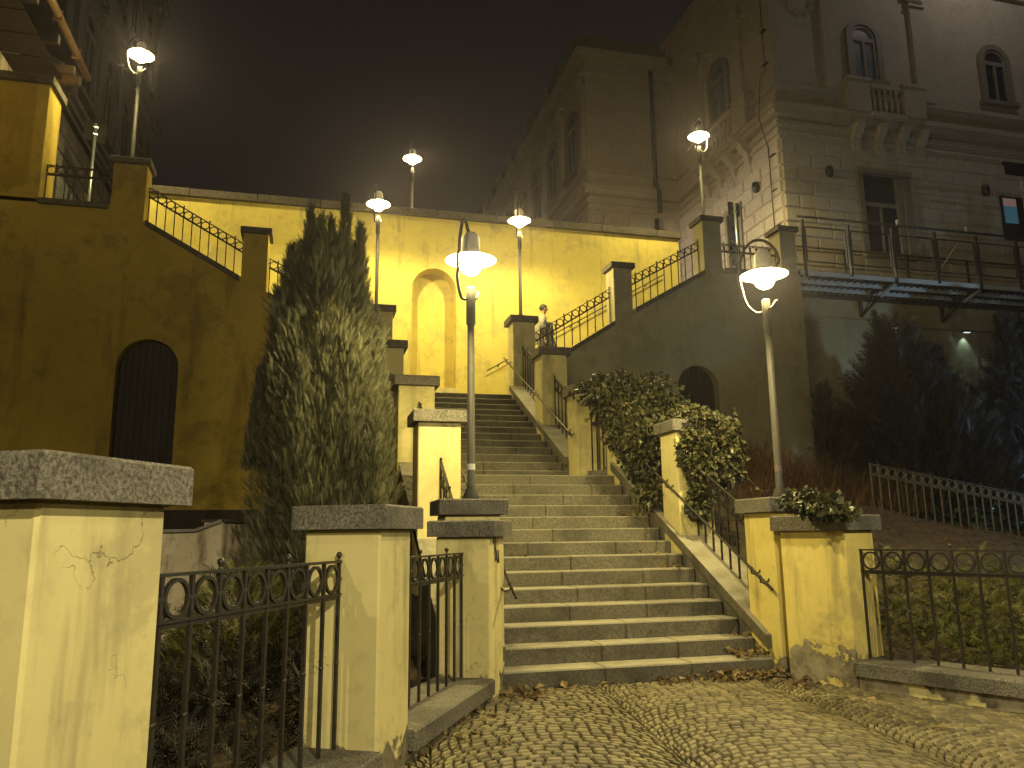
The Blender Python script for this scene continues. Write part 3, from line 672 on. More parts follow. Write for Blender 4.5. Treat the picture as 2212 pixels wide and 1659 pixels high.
#VEG_BEGIN
# ------------------------------------------------------------------ vegetation
def proto_spray(npair=6, ang=32, w=.05, l0=.42, l1=.16, stem=.028):
    T_ = []
    def blade(p, d, L, wd):
        d = np.array(d, float); d /= np.linalg.norm(d); s = np.cross(d, [0, 1, 0.2]); s /= np.linalg.norm(s); p = np.array(p, float)
        T_.append([p-s*wd/2, p+s*wd/2, p+d*L])
    blade((0, 0, 0), (0, 0, 1), 1, stem*1.6)
    for i in range(npair):
        h = .08+.8*i/npair; L = l0+(l1-l0)*i/npair; a = R(ang)
        for sg in (-1, 1):
            ph = i*.9+(0 if sg > 0 else 2.6)
            blade((0, 0, h), (sg*math.sin(a), .5*math.sin(ph)*math.sin(a), math.cos(a)), L, w)
    return np.array(T_).reshape(-1, 3)
def scatter(name, proto, pos, dirs, size, mat, parent=None, curl=0., k=3, smooth=False):
    pos = np.asarray(pos, float); dirs = np.asarray(dirs, float); n = len(pos); dirs = dirs/np.linalg.norm(dirs, axis=1, keepdims=True)
    a = rng.normal(size=(n, 3)); x = np.cross(a, dirs); x /= np.linalg.norm(x, axis=1, keepdims=True); y = np.cross(dirs, x)
    size = np.broadcast_to(np.asarray(size, float), (n,))
    P = proto[None].repeat(n, 0)
    if curl: P = P.copy(); P[:, :, 0] += curl*P[:, :, 2]**2*rng.uniform(.3, 1, (n, 1))
    V = (P[:, :, 0:1]*x[:, None]+P[:, :, 1:2]*y[:, None]+P[:, :, 2:3]*dirs[:, None])*size[:, None, None]+pos[:, None]
    V = V.reshape(-1, 3); Fq = np.arange(len(V)).reshape(-1, k)
    if parent is not None: V = V-np.array(parent.location)
    return link(name, np_mesh(name, V, Fq, mat, smooth), parent)
SPR = proto_spray(); SPR_FINE = proto_spray(5, 22, .04, .5, .25)
def column_tree(name, label, cat, cx, cy, z0, prof, n, size, mat, spires=(), up=1., out=.5, dens=.55, proto=SPR, grp=None, lean=0., trunk=True):
    """prof: list of (z, radius, dx) above z0"""
    t = empty(name, (cx, cy, z0), 0, label, cat, grp); zs = [p_[0] for p_ in prof]; rs = [p_[1] for p_ in prof]; dx = [p_[2] for p_ in prof]
    ar = np.interp(np.linspace(zs[0], zs[-1], 400), zs, rs)+.05; cdf = np.cumsum(ar); cdf /= cdf[-1]
    z = np.interp(rng.random(n), cdf, np.linspace(zs[0], zs[-1], 400)); th = rng.uniform(0, 2*math.pi, n)
    lump = 1+.13*np.sin(th*5+z*2.1)+.10*np.sin(th*9-z*4.3)+.07*np.sin(th*3+z*7)
    rr = np.interp(z, zs, rs)*lump*(dens+(1-dens)*rng.random(n)**.6)
    P = np.stack([cx+np.interp(z, zs, dx)+rr*np.cos(th), cy+rr*np.sin(th), z0+z], 1)
    D = np.stack([out*np.cos(th), out*np.sin(th), np.full(n, up)], 1)+rng.normal(0, .22, (n, 3))
    for (sx, sy, zb, zt, r) in spires:
        m_ = int(620*(zt-zb)*(r/.15)); q = rng.random(m_)**1.2; th2 = rng.uniform(0, 6.283, m_); r2 = r*(1-q)**.7*(.3+.7*rng.random(m_))
        P = np.vstack([P, np.stack([cx+sx+r2*np.cos(th2), cy+sy+r2*np.sin(th2), z0+zb+(zt-zb)*q], 1)])
        D = np.vstack([D, np.stack([.3*np.cos(th2), .3*np.sin(th2), np.full(m_, 1.)], 1)+rng.normal(0, .12, (m_, 3))])
    scatter('crown', proto, P, D, size*rng.uniform(.6, 1.25, len(P)), mat, t, .12)
    if trunk: MB().tube([(0, 0, -.2), (.02, 0, zs[-1]*.4), (dx[-1], 0, zs[-1]*.85)], [.11, .08, .02], 8).build('trunk', M['bark'], t)
    return t
column_tree('juniper', 'tall columnar juniper with feathery upright tips left of the steps', 'tree', -4.52, 2.1, 0.0,
            [(0, .56, 0), (1, .74, 0), (2, .78, 0), (2.8, .72, -.02), (3.6, .64, -.05), (4.2, .56, -.08), (4.6, .46, -.1), (4.95, .3, -.08), (5.15, .12, -.08)], 27000, .145, M['juniper'],
            ((-.50, 0, 3.9, 4.95, .15), (-.28, .1, 4.2, 5.55, .16), (-.02, 0, 4.3, 5.35, .12), (.14, -.1, 4.3, 5.62, .14), (-.14, -.2, 4.4, 5.3, .12), (.34, 0, 3.9, 5.3, .16), (.30, .2, 4.2, 5.1, .14), (-.62, 0, 3.2, 4.4, .15), (.55, 0, 3.0, 4.2, .17), (.66, .1, 2.2, 3.5, .18), (-.78, 0, 2.2, 3.4, .18), (.2, -.5, 2.6, 3.7, .15), (-.3, -.6, 2.2, 3.4, .15), (.5, -.5, 1.8, 2.9, .15)), proto=SPR_FINE, dens=.3)
column_tree('conifer', 'broad dark conifer with a pointed top under the steel walkway', 'tree', 9.3, 8.3, 1.4,
            [(0, 1.9, 0), (1.2, 1.9, 0), (2.2, 1.5, -.1), (3.2, .95, -.2), (4.2, .5, -.3), (5.0, .12, -.35)], 3600, .55, M['juniper_dark'],
            ((1.2, 0, 1.6, 3.4, .22), (1.5, 0, 1.5, 3.0, .2), (.8, 0, 2.2, 4.1, .22), (1.8, 0, 1.2, 2.6, .2), (-.6, 0, 2.6, 4.3, .2), (2.1, -.2, 1, 2.1, .2)), out=.8)
column_tree('conifer', 'dark conifer cut off by the right edge of the picture', 'tree', 13.3, 8.2, 1.2,
            [(0, 1.9, 0), (1.5, 1.9, 0), (3., 1.5, .1), (4.2, 1.2, .3), (5.4, .7, .4)], 3300, .55, M['juniper_dark'], ((-1.3, 0, 2, 3.8, .2), (-1, 0, 3.4, 5.2, .25)), out=.8)
column_tree('shrub', 'thin spiky dark shrub left of the broad conifer', 'shrub', 7.15, 8.2, 1.6, [(0, .5, 0), (1.2, .4, -.1), (2.0, .12, -.25)], 260, .45, M['juniper_dark'], ((-.35, 0, 1.4, 2.9, .12), (.1, 0, 1., 2.3, .14)), trunk=False)
# dry twigs and grasses against the grey wall
def stems(name, label, cat, pts, spread, n, L, mat, loc, droop=.5, w=.006, segs=5):
    t = empty(name, loc, 0, label, cat); V = []; Fq = []
    for i in range(n):
        c = pts[rng.integers(len(pts))]; p_ = np.array(c)+np.array([rng.normal(0, spread), rng.normal(0, spread), 0]); a = rng.uniform(0, 6.283); l_ = L*rng.uniform(.5, 1.15); tl = rng.uniform(.05, .5)
        h = np.array([math.cos(a), math.sin(a), 0]); s = np.array([-h[1], h[0], 0])*w
        for q in range(segs+1):
            u = q/segs; pp = p_+h*l_*(tl*u+droop*u*u*.5)+np.array([0, 0, l_*(u-droop*.45*u*u)]); ww = s*(1.1-u)
            V += [pp-ww, pp+ww]
            if q: b = len(V)-4; Fq.append((b, b+1, b+3, b+2))
    V = np.array(V)-np.array(loc); link('foliage', np_mesh('foliage', V, np.array(Fq), mat), t); return t
q = [(x, y, float(hR(np.array(x), np.array(y)))) for x, y in [(rng.uniform(3.0, 7.2), rng.uniform(5.8, 8.2)) for _ in range(26)]]
stems('dry_shrub', 'reddish dry twiggy shrubs filling the slope behind the right foot lamp', 'shrub', q, .3, 3200, 1.15, M['dry'], (5.2, 7, 1.8), .7, .005)
q = [(x, y, float(hR(np.array(x), np.array(y)))) for x, y in [(rng.uniform(2.2, 5.0), rng.uniform(4.2, 5.4)) for _ in range(14)]]
stems('grass_clump', 'arching dry grass beside the garden path railing', 'grass clump', q, .25, 900, .8, M['dry'], (3.5, 4.8, 1.2), 1.1, .004)
# ground cover
def cover(name, label, xr, yr, cond, n, size, mat, hf, up=.55, rise=.35):
    x = rng.uniform(*xr, n); y = rng.uniform(*yr, n); k = cond(x, y); x, y = x[k], y[k]
    z = hf(x, y)+rise*rng.random(len(x))**.8*(1+.5*np.sin(x*2.3)*np.cos(y*1.9+x))
    D = np.stack([rng.normal(0, 1, len(x)), rng.normal(-.25, 1, len(x)), np.full(len(x), up)], 1)
    o = scatter(name, SPR, np.stack([x, y, z], 1), D, size*rng.uniform(.6, 1.2, len(x)), mat, None, .2)
    return setp(o, label, 'ground cover', kind='stuff')
inR = lambda x, y: (x-RA.x)*RN.x+(y-RA.y)*RN.y
inL = lambda x, y: (x-LA.x)*LN.x+(y-LA.y)*LN.y
cover('ground_cover', 'green creeping juniper filling the bed behind the right street fence', (.8, 9), (-6, 3.6), lambda x, y: (inR(x, y) > .7) & (x > .7) & (hR(x, y) < .62), 30000, .17, M['cover'], hR, .55, .42)
cover('ground_cover', 'low dark juniper in the bed behind the left street fence', (-7.5, -3.6), (-4.6, 2.2), lambda x, y: (inL(x, y) > .7) & (x < -3.75), 4200, .26, M['juniper_dark'], hL, .7, .4)
cover('ground_litter', 'dry leaf litter on the slope above the creeping juniper', (.8, 9), (3.0, 5.6), lambda x, y: x > .8, 2600, .09, M['dry'], hR, .2, .05)
column_tree('shrub', 'small green conifer bush behind the nearest fence bay', 'shrub', -5.35, .3, 0, [(0, .5, 0), (.5, .5, 0), (.9, .32, .05), (1.15, .1, .08)], 800, .2, M['cover'], trunk=False, out=1.)
# ivy
LEAF = np.array([[0, 0, 0], [.42, .10, .45], [0, 0, 1], [-.42, .10, .45]])
def leaves(name, P, D, size, mat, parent):
    return scatter(name, LEAF, P, D, size*rng.uniform(.4, 1.45, len(P)), mat, parent, .25, 4)
def ivy(label, blobs, n, trails=(), size=.075, stemsn=10):
    c0 = blobs[0][0]; t = empty('ivy', tuple(c0), 0, label, 'ivy', 'ivy on the right-hand pillars'); P = []; D = []
    wts = np.array([b[1][0]*b[1][2]+b[1][1]*b[1][2] for b in blobs]); wts /= wts.sum()
    for b, w_ in zip(blobs, wts):
        m_ = int(n*w_); d = rng.normal(size=(m_, 3)); d /= np.linalg.norm(d, axis=1, keepdims=True)
        lump = 1+.14*np.sin(d[:, 0]*7+d[:, 2]*5)+.10*np.sin(d[:, 2]*11+d[:, 1]*6)
        P.append(np.array(b[0])+d*np.array(b[1])*(lump*(.62+.42*rng.random(m_)))[:, None]); D.append(d*.7+np.array([0, 0, -.75])+rng.normal(0, .45, (m_, 3)))
    for a, b in trails:
        m_ = 16; u = np.linspace(0, 1, m_)[:, None]; q = np.array(a)*(1-u)+np.array(b)*u+np.array([0, 0, -.12])*np.sin(u*math.pi)+rng.normal(0, .012, (m_, 3)); P.append(q); D.append(rng.normal(0, 1, (m_, 3))+np.array([0, 0, -.6]))
    P = np.vstack(P); D = np.vstack(D); leaves('leaves', P, D, size, M['ivy'], t)
    o = Vector(c0)
    for i in range(stemsn):
        b = blobs[rng.integers(len(blobs))]; c = Vector(b[0])-o; a = Vector((rng.uniform(-.7, .7)*b[1][0], -b[1][1]*.8, -b[1][2]*1.25)); pts = [c+a+Vector((rng.normal(0, .04), rng.normal(0, .03), b[1][2]*.5*k_)) for k_ in range(5)]
        MB().tube(pts, .006, 5).build('stem', M['bark'], t)
    for a, b in trails:
        a = Vector(a)-o; b = Vector(b)-o; MB().tube([a, a.lerp(b, .35)+Vector((0, 0, -.08)), a.lerp(b, .7)+Vector((0, 0, -.1)), b], .004, 5).build('stem', M['bark'], t)
    return t
v = lambda p_: tuple(p_)
ivy('upper ivy mound smothering the pillar and railing below the mid landing', [(v(on_y(1372, 872, 3.9)), (.66, .45, .50)), (v(on_y(1318, 846, 4.2)), (.50, .4, .30)), (v(on_y(1395, 975, 3.2)), (.34, .5, .52)), (v(on_y(1445, 900, 3.6)), (.38, .4, .30)), (v(on_y(1405, 1062, 2.75)), (.17, .3, .20)), (v(on_y(1340, 930, 3.7)), (.20, .3, .35))], 8200,
    ((v(on_y(1270, 840, 4.7)), v(on_y(1230, 850, 4.7))), (v(on_y(1290, 860, 4.6)), v(on_y(1262, 905, 4.6))), (v(on_y(1440, 875, 4.0)), v(on_y(1490, 872, 4.0)))), .078)
ivy('lower ivy cascading over the middle right pillar', [(v(on_y(1527, 935, 2.15)), (.40, .36, .26)), (v(on_y(1560, 990, 1.95)), (.26, .32, .36)), (v(on_y(1522, 1010, 1.84)), (.20, .14, .42)), (v(on_y(1478, 905, 2.4)), (.24, .25, .13)), (v(on_y(1508, 1090, 1.8)), (.16, .12, .20)), (v(on_y(1498, 985, 1.88)), (.17, .1, .42)), (v(on_y(1500, 905, 2.15)), (.30, .36, .15))], 9000,
    ((v(on_y(1600, 1010, 2.2)), v(on_y(1665, 1060, 1.2))), (v(on_y(1560, 905, 2.3)), v(on_y(1590, 880, 2.3))), (v(on_y(1455, 950, 2.0)), v(on_y(1475, 1000, 1.93)))), .07)
ivy('ivy heap lying over the two caps beside the right foot lamp', [(v(on_z(1735, 1080, 1.74)), (.20, .2, .09)), (v(on_z(1775, 1092, 1.68)), (.22, .2, .085)), (v(on_z(1815, 1102, 1.63)), (.14, .14, .05)), (v(on_z(1700, 1075, 1.82)), (.13, .1, .06))], 1500,
    ((v(on_z(1840, 1105, 1.63)), v(on_y(1866, 1180, -.55))), (v(on_z(1840, 1108, 1.62)), v(on_y(1850, 1150, -.62)))), .07, 3)
# fallen leaves
def litter(label, regions):
    P = []; D = []
    for (x0, x1, y0, y1, z, n, pile) in regions:
        for i in range(n): P.append((rng.uniform(x0, x1), rng.uniform(y0, y1), z+rng.random()**2*pile)); D.append(rng.normal(0, 1, 3)*np.array([1, 1, .28]))
    o = scatter('fallen_leaves', LEAF*np.array([1, 2.2, 1]), P, D, .085*rng.uniform(.6, 1.25, len(P)), M['leaf'], None, .3, 4); return setp(o, label, 'fallen leaves', kind='stuff')
litter('drift of brown fallen leaves at the foot of the steps', [(-.75, .05, -.22, 0., .02, 130, .06), (-1.3, -.3, -.25, .0, .015, 45, .03), (-2.8, -.5, -.2, 0, .012, 26, .02), (-.35, 0, .05, .3, .185, 40, .05), (-.2, 0, .4, .6, .345, 9, .03),
        (-.3, .25, -.75, -.15, .015, 45, .04), (-2.95, -2.6, -.5, 0, .015, 40, .04), (-3.9, -3.2, -2, -.6, .012, 26, .02), (-2.9, 0, 2., 2.2, 1.19, 8, .01), (-.3, 0, 2.95, 3.2, 1.69, 14, .04), (-.3, 0, 1.6, 1.9, 1.02, 8, .02), (-3, 2.2, -6, -.5, .012, 16, .01)])

def bush(name, label, c, r, n, size, mat):
    t = empty(name, c, 0, label, 'shrub'); d = rng.normal(size=(n, 3)); d[:, 2] = abs(d[:, 2]); d /= np.linalg.norm(d, axis=1, keepdims=True)
    P = np.array(c)+d*np.array(r)*((1+.15*np.sin(d[:, 0]*9+d[:, 1]*6))*(.5+.5*rng.random(n)**.5))[:, None]
    leaves('leaves', P, d+rng.normal(0, .6, (n, 3)), size, mat, t); return t
bush('laurel', 'glossy laurel behind the path railing catching cool light', (8.6, 7.0, 1.1), (1.5, .9, 1.3), 2600, .15, M['laurel'])
bush('laurel', 'lower glossy laurel at the right picture edge behind the path railing', (10.6, 6.6, .9), (1.2, .8, 1.5), 2000, .15, M['laurel'])
#VEG_END
#BLD_BEGIN
# ------------------------------------------------------------------ buildings
class Fac:
    """facade frame: s runs along the wall, d is the distance out of it"""
    def __init__(s, axis, pos, sg=-1): s.ax = axis; s.p = pos; s.sg = sg
    def P(s, a, d, z): return (a, s.p+s.sg*d, z) if s.ax == 'y' else (s.p+s.sg*d, a, z)
    def box(s, m, a0, a1, d0, d1, z0, z1):
        q = [s.P(a, d, z) for z in (z0, z1) for a, d in ((a0, d0), (a1, d0), (a1, d1), (a0, d1))]
        m.add(q, [(0, 1, 2, 3), (4, 5, 6, 7), (0, 1, 5, 4), (1, 2, 6, 5), (2, 3, 7, 6), (3, 0, 4, 7)])
    def block(s, m, a0, a1, z0, z1, d=.05, c=.035):
        q = [s.P(a, 0, z) for a, z in ((a0, z0), (a1, z0), (a1, z1), (a0, z1))]+[s.P(a, d, z) for a, z in ((a0+c, z0+c), (a1-c, z0+c), (a1-c, z1-c), (a0+c, z1-c))]
        m.add(q, [(4, 5, 6, 7), (0, 1, 5, 4), (1, 2, 6, 5), (2, 3, 7, 6), (3, 0, 4, 7)])
    def poly(s, m, pts, d0, d1):
        n = len(pts); q = [s.P(a, d0, z) for a, z in pts]+[s.P(a, d1, z) for a, z in pts]
        m.add(q, [tuple(range(n)), tuple(range(2*n-1, n-1, -1))]+[(i, (i+1) % n, (i+1) % n+n, i+n) for i in range(n)])
    def cornice(s, m, a0, a1, z, prof, e0=0, e1=0):
        """prof: (dz0, dz1, d): stacked slabs; e0/e1: extend ends by d (corner wrap)"""
        for z0, z1, d in prof: s.box(m, a0-(d*e0), a1+(d*e1), -.02, d, z+z0, z+z1-.002)
    def rust(s, m, a0, a1, z0, z1, h=.44, L=1.0, holes=(), c=.035):
        n = max(1, round((z1-z0)/h)); h = (z1-z0)/n
        for i in range(n):
            zb = z0+i*h; a = a0-(L/2 if i % 2 else 0)
            while a < a1-.02:
                l_, r_ = max(a, a0), min(a+L, a1); a += L
                segs = [(l_, r_)]
                for (h0, h1, hz0, hz1) in holes:
                    if zb+h > hz0+.02 and zb < hz1-.02:
                        segs = [q for (x, y) in segs for q in ((x, min(y, h0)), (max(x, h1), y)) if q[1]-q[0] > .06]
                for x, y in segs: s.block(m, x+.008, y-.008, zb+.008, zb+h-.008, .055, c)
    def arch_window(s, root, ac, w, z0, z1, glass='glass', fr='frame', surround=True):
        r = w/2; zs = z1-r; A = lambda rr, zb: [(ac-rr, zb)]+[(ac-rr*math.cos(math.pi*i/14), zs+rr*math.sin(math.pi*i/14)) for i in range(15)]+[(ac+rr, zb)]
        m = MB()
        if surround:
            o, i_ = A(r+.2, z0), A(r+.02, z0)
            for k_ in range(len(o)-1): s.poly(m, [o[k_], o[k_+1], i_[k_+1], i_[k_]], -.01, .11)
            s.box(m, ac-r-.28, ac+r+.28, -.01, .2, z0-.14, z0-.002)
        o, i_ = A(r+.018, z0), A(r-.07, z0+.06)
        for k_ in range(len(o)-1): s.poly(m, [o[k_], o[k_+1], i_[k_+1], i_[k_]], .015, .07)
        s.box(m, ac-r+.06, ac+r-.06, .015, .068, zs-.12, zs+.02); s.box(m, ac-.04, ac+.04, .016, .07, z0, zs-.121); s.box(m, ac-r+.06, ac+r-.06, .014, .066, z0, z0+.07)
        wn = m.build('window', M[fr], root); wn.matrix_parent_inverse = INV
        g_ = MB(); s.poly(g_, A(r, z0), .004, .02); o = g_.build('pane', M[glass], wn); return wn
def baluster(m, F, a, d, z0, z1, r=.05):
    c = F.P(a, d, 0); h = z1-z0; m.lathe([(r, 0), (r, .08*h), (r*.5, .14*h), (r*1.1, .35*h), (r*.5, .75*h), (r, .9*h), (r, h)], 8, (c[0], c[1], z0))
S3 = [(0, .12, .14), (.12, .26, .24), (.26, .36, .36)]
bt = empty('stone_palace', (8.4, 11.4, 7.5), 0, 'large neo-renaissance stone building with rusticated base and arched windows above the walkway', 'building')
INV = Matrix.Translation((-8.4, -11.4, -7.5))
def part(m, name, mat): o = m.build(name, M[mat], bt); o.matrix_parent_inverse = INV; return o
XA, YA, XB, YB = 8.33, 11.3, 4.74, 17.76
m = MB(); m.box(XA, 32, YA, 18.5, 7.0, 20.6); part(m, 'main_block', 'sandstone')
m = MB(); m.box(XB, XA-.01, YB, 40, 7.0, 19.9); part(m, 'side_wing', 'sandstone')
FR, FL, FB, FC = Fac('y', YA), Fac('x', XA), Fac('y', YB), Fac('x', XB)
for nm, F, a0, a1, hol in (('rusticated_base', FR, XA, 24, ((10.85, 12.75, 9.4, 11.95), (16.0, 16.95, 10.3, 12.0))), ('rusticated_base', FL, YA, YB, ((13.5, 14.5, 9.5, 11.6),)), ('rusticated_base', FB, XB, XA, ()), ('rusticated_base', FC, YB, 36, ())):
    m = MB(); F.rust(m, a0, a1, 7.6, 12.85, holes=hol); part(m, nm, 'sandstone')
m = MB()
for F, a0, a1, e0, e1 in ((FR, XA+.021, 32, 0, 0), (FL, YA, YB, 1, 0), (FB, XB+.021, XA, 0, -1), (FC, YB, 40, 1, 0)):
    F.cornice(m, a0, a1, 12.95, [(0, .10, .08), (.25, .40, .12), (.55, .75, .22), (.75, .9, .30)], e0, e1)
    F.cornice(m, a0, a1, 14.42, [(0, .14, .16)], e0, e1)
part(m, 'belt_cornice', 'sandstone')
m = MB(); FB.cornice(m, XB+.021, XA, 18.4, [(0, .15, .1), (.5, .64, .3), (.64, .76, .45)], 0, -1); FC.cornice(m, YB, 40, 18.4, [(0, .15, .1), (.5, .64, .3), (.64, .76, .45)], 1, 0)
FL.cornice(m, YA, YB, 18.9, [(0, .2, .12), (.6, .8, .3), (.8, 1.0, .5)], 1, 0); FR.cornice(m, XA+.021, 32, 18.9, [(0, .2, .12), (.6, .8, .3), (.8, 1.0, .5)], 0, 0); part(m, 'top_cornice', 'sandstone')
m = MB(); FC.box(m, YB, 36, -.02, .12, 19.17, 19.95)
for i in range(9): FC.box(m, YB+.1+i*2.1, YB+.75+i*2.1, .125, .3, 19.17, 20.25)
FB.box(m, XB-.1, XA, -.02, .05, 19.17, 19.9); part(m, 'parapet', 'grey_facade')
# pedestal course, balustrades, consoles
m = MB()
for F, a0, a1 in ((FR, 10.62, 13.35), (FL, 12.4, 16.2)):
    m = MB(); F.box(m, a0, a0+.75, .0, .36, 13.86, 14.86); F.box(m, a1-.75, a1, .0, .36, 13.86, 14.86); F.box(m, a0-.03, a0+.80, .0, .40, 14.862, 14.96); F.box(m, a1-.80, a1+.03, .0, .40, 14.862, 14.96)
    F.box(m, a0+.8, a1-.8, .12, .34, 14.70, 14.84); F.box(m, a0+.76, a1-.76, .0, .38, 13.74, 13.88)
    nb = 5 if F is FR else 8
    part(m, 'balcony_front', 'sandstone')
    for i in range(nb): m = MB(); baluster(m, F, a0+.95+(a1-a0-1.9)*i/(nb-1), .24, 13.882, 14.698); part(m, 'baluster', 'sandstone')
for F, L_ in ((FL, (12.9, 13.75, 14.6, 15.45)), (FR, (10.9, 11.7, 12.5, 13.2))):
    for a in L_:
        m = MB(); pts = [(0, 13.48), (.42, 13.48), (.42, 13.36), (.3, 13.2), (.16, 13.05), (.12, 12.7), (0, 12.62)]
        q = [F.P(a+s_, d, z) for s_ in (-.13, .13) for d, z in pts]; n = len(pts); m.add(q, [tuple(range(n)), tuple(range(2*n-1, n-1, -1))]+[(i, (i+1) % n, (i+1) % n+n, i+n) for i in range(n)]); part(m, 'console', 'sandstone')
# pilasters with capitals
def pilaster(F, a, w_=.5, z0=14.6, z1=18.4, mat='sandstone'):
    m = MB(); F.box(m, a-w_/2, a+w_/2, 0, .14, z0+.25, z1-.5); F.box(m, a-w_/2-.07, a+w_/2+.07, 0, .2, z0-.04, z0+.25)
    F.box(m, a-w_/2-.05, a+w_/2+.05, 0, .2, z1-.5, z1-.42); F.box(m, a-w_/2-.09, a+w_/2+.09, 0, .24, z1-.12, z1-.002)
    for i in range(4):
        c = F.P(a-w_/2+.06+i*(w_-.12)/3, .15, z1-.27); m.ball(c, .085, 7, 5, (1, 1, 1.5))
    part(m, 'pilaster', mat)
for a in (13.05, 15.75): pilaster(FL, a, .42)
for a in (10.3, 13.6): pilaster(FR, a, .5)
for i in range(7): pilaster(FC, 18.1+i*2.5, .4)
FR.arch_window(bt, 11.55, .86, 15.08, 16.97, 'blue_glass'); FR.arch_window(bt, 16.5, .86, 15.0, 16.86); FL.arch_window(bt, 14.4, .95, 15.1, 17.1, 'blue_glass')
for i in range(6): FC.arch_window(bt, 19.35+i*2.5, 1.05, 15.0, 17.4, 'blue_glass')
# relief garland panels
for F, a, z in ((FL, 13.0, 19.3), (FL, 12.6, 17.3), (FL, 15.2, 17.6), (FR, 9.4, 17.6)):
    m = MB()
    for i in range(26):
        t_ = i/25*6.283; c = F.P(a+.42*math.cos(t_)+rng.normal(0, .05), .02, z+.5*math.sin(t_)+rng.normal(0, .05)); m.ball(c, rng.uniform(.06, .1), 6, 4)
    part(m, 'relief_garland', 'sandstone')
# ground-floor window with pilaster frame
m = MB(); FR.box(m, 10.80, 11.0, 0, .12, 9.45, 11.95); FR.box(m, 12.15, 12.35, 0, .10, 9.45, 11.9); FR.box(m, 12.36, 12.62, 0, .16, 9.3, 11.9); FR.box(m, 10.78, 12.7, 0, .2, 11.951, 12.1); FR.box(m, 10.8, 12.6, 0, .22, 9.3, 9.45)
FR.box(m, 11.0, 12.15, .02, .06, 10.95, 11.07); FR.box(m, 11.53, 11.6, .02, .06, 9.45, 10.95); wn = part(m, 'window', 'frame')
m = MB(); FR.box(m, 11.0, 12.15, .004, .016, 9.45, 11.95); m.build('pane', M['glass'], wn)
for k_ in range(5):
    pass
m = MB(); FL.box(m, 13.5, 13.64, 0, .1, 9.5, 11.6); FL.box(m, 14.36, 14.5, 0, .1, 9.5, 11.6); FL.box(m, 13.45, 14.55, 0, .12, 11.601, 11.75); wn = part(m, 'window', 'frame')
m = MB(); FL.box(m, 13.64, 14.36, .004, .03, 9.5, 11.6); m.build('pane', M['glass'], wn)
m = MB(); FR.box(m, 16.35, 17.25, .0, .07, 12.5, 13.0); part(m, 'vent_grille', 'dark_steel')
# lit window at the right edge
def emit_s(name, col, st):
    mm, nt_, b_, _ = new_mat(name); b_.inputs['Base Color'].default_value = (*col, 1); b_.inputs['Emission Color'].default_value = (*col, 1); b_.inputs['Emission Strength'].default_value = st; return mm
m = MB(); FR.box(m, 16.05, 16.9, 0, .06, 10.3, 11.75); wn = part(m, 'window', 'dark_steel')
m = MB(); FR.box(m, 16.12, 16.62, .062, .07, 11.42, 11.68); m.build('pane', emit_s('pink_lit_glass', (.55, .32, .30), .18), wn)
m = MB(); FR.box(m, 16.12, 16.62, .063, .071, 10.85, 11.415); m.build('pane', emit_s('blue_lit_glass', (.08, .22, .30), .22), wn)
# wall lights, drain pipe, cable
for F, a, z in ((FR, 9.83, 11.86), (FR, 15.42, 11.83), (FL, 12.46, 11.78)):
    m = MB(); c = F.P(a, .15, z); m.lathe([(0, .14), (.10, .14), (.12, 0), (.08, -.16), (0, -.18)], 10, c); F.box(m, a-.05, a+.05, .0, .15, z, z+.1); part(m, 'wall_light', 'dark_steel')
m = MB(); m.tube([(7.33, YB-.14, 18.7), (7.33, YB-.14, 14.1), (7.33, YB-.40, 13.7), (7.33, YB-.40, 12.9)], .085, 10); m.tube([(7.3, YB-.14, 12.75), (7.3, YB-.14, 7.6)], .085, 10); part(m, 'drain_pipe', 'pipe')
m = MB(); m.tube([(XA-.07, 11.62, 19), (XA-.07, 11.62, 15.2), (XA-.22, 11.7, 14.9), (XA-.35, 11.7, 13.6), (XA-.1, 11.72, 12.7), (XA-.1, 11.72, 8)], .014, 5)
for z in (17.9, 16.5, 15.4, 12.4, 11.3, 10.2): FL.box(m, 11.5, 11.74, 0, .09, z, z+.03)
part(m, 'lightning_cable', 'dark_steel')

# dark ornate house on the left
bt = empty('dark_building', (-11.5, 12, 7.8), 0, 'tall unlit ornate facade rising at the upper left behind the lamp', 'building'); INV = Matrix.Translation((11.5, -12, -7.8))
FD = Fac('x', -11.0, 1)
m = MB(); m.box(-20, -11.0, 12.2, 22.6, 7.8, 34); part(m, 'wall', 'dark_stone')
m = MB()
for z, pr in ((11.9, S3), (16.5, S3), (21.5, S3), (9.2, [(0, .2, .12)])): FD.cornice(m, 12.2, 22.6, z, pr, 0, 1)
part(m, 'cornice', 'dark_stone')
for a in (13.0, 15.2, 17.4, 19.6, 22.0):
    for z0, z1 in ((12.3, 16.5), (16.9, 21.5)): pilaster(FD, a, .45, z0, z1, 'dark_stone')
for a in (14.1, 16.3, 18.5, 20.8):
    for z0, z1 in ((13.1, 15.6), (17.8, 20.4)): FD.arch_window(bt, a, 1.0, z0, z1, 'glass', 'dark_stone')
m = MB(); FD.rust(m, 12.2, 22.6, 8.0, 11.8, .5, 1.1); part(m, 'rusticated_base', 'dark_stone')
m = MB()
for i in range(14): FD.box(m, 12.6+i*.22, 12.7+i*.22, .06, .1, 7.9, 10.2)
part(m, 'roller_grille', 'steel')
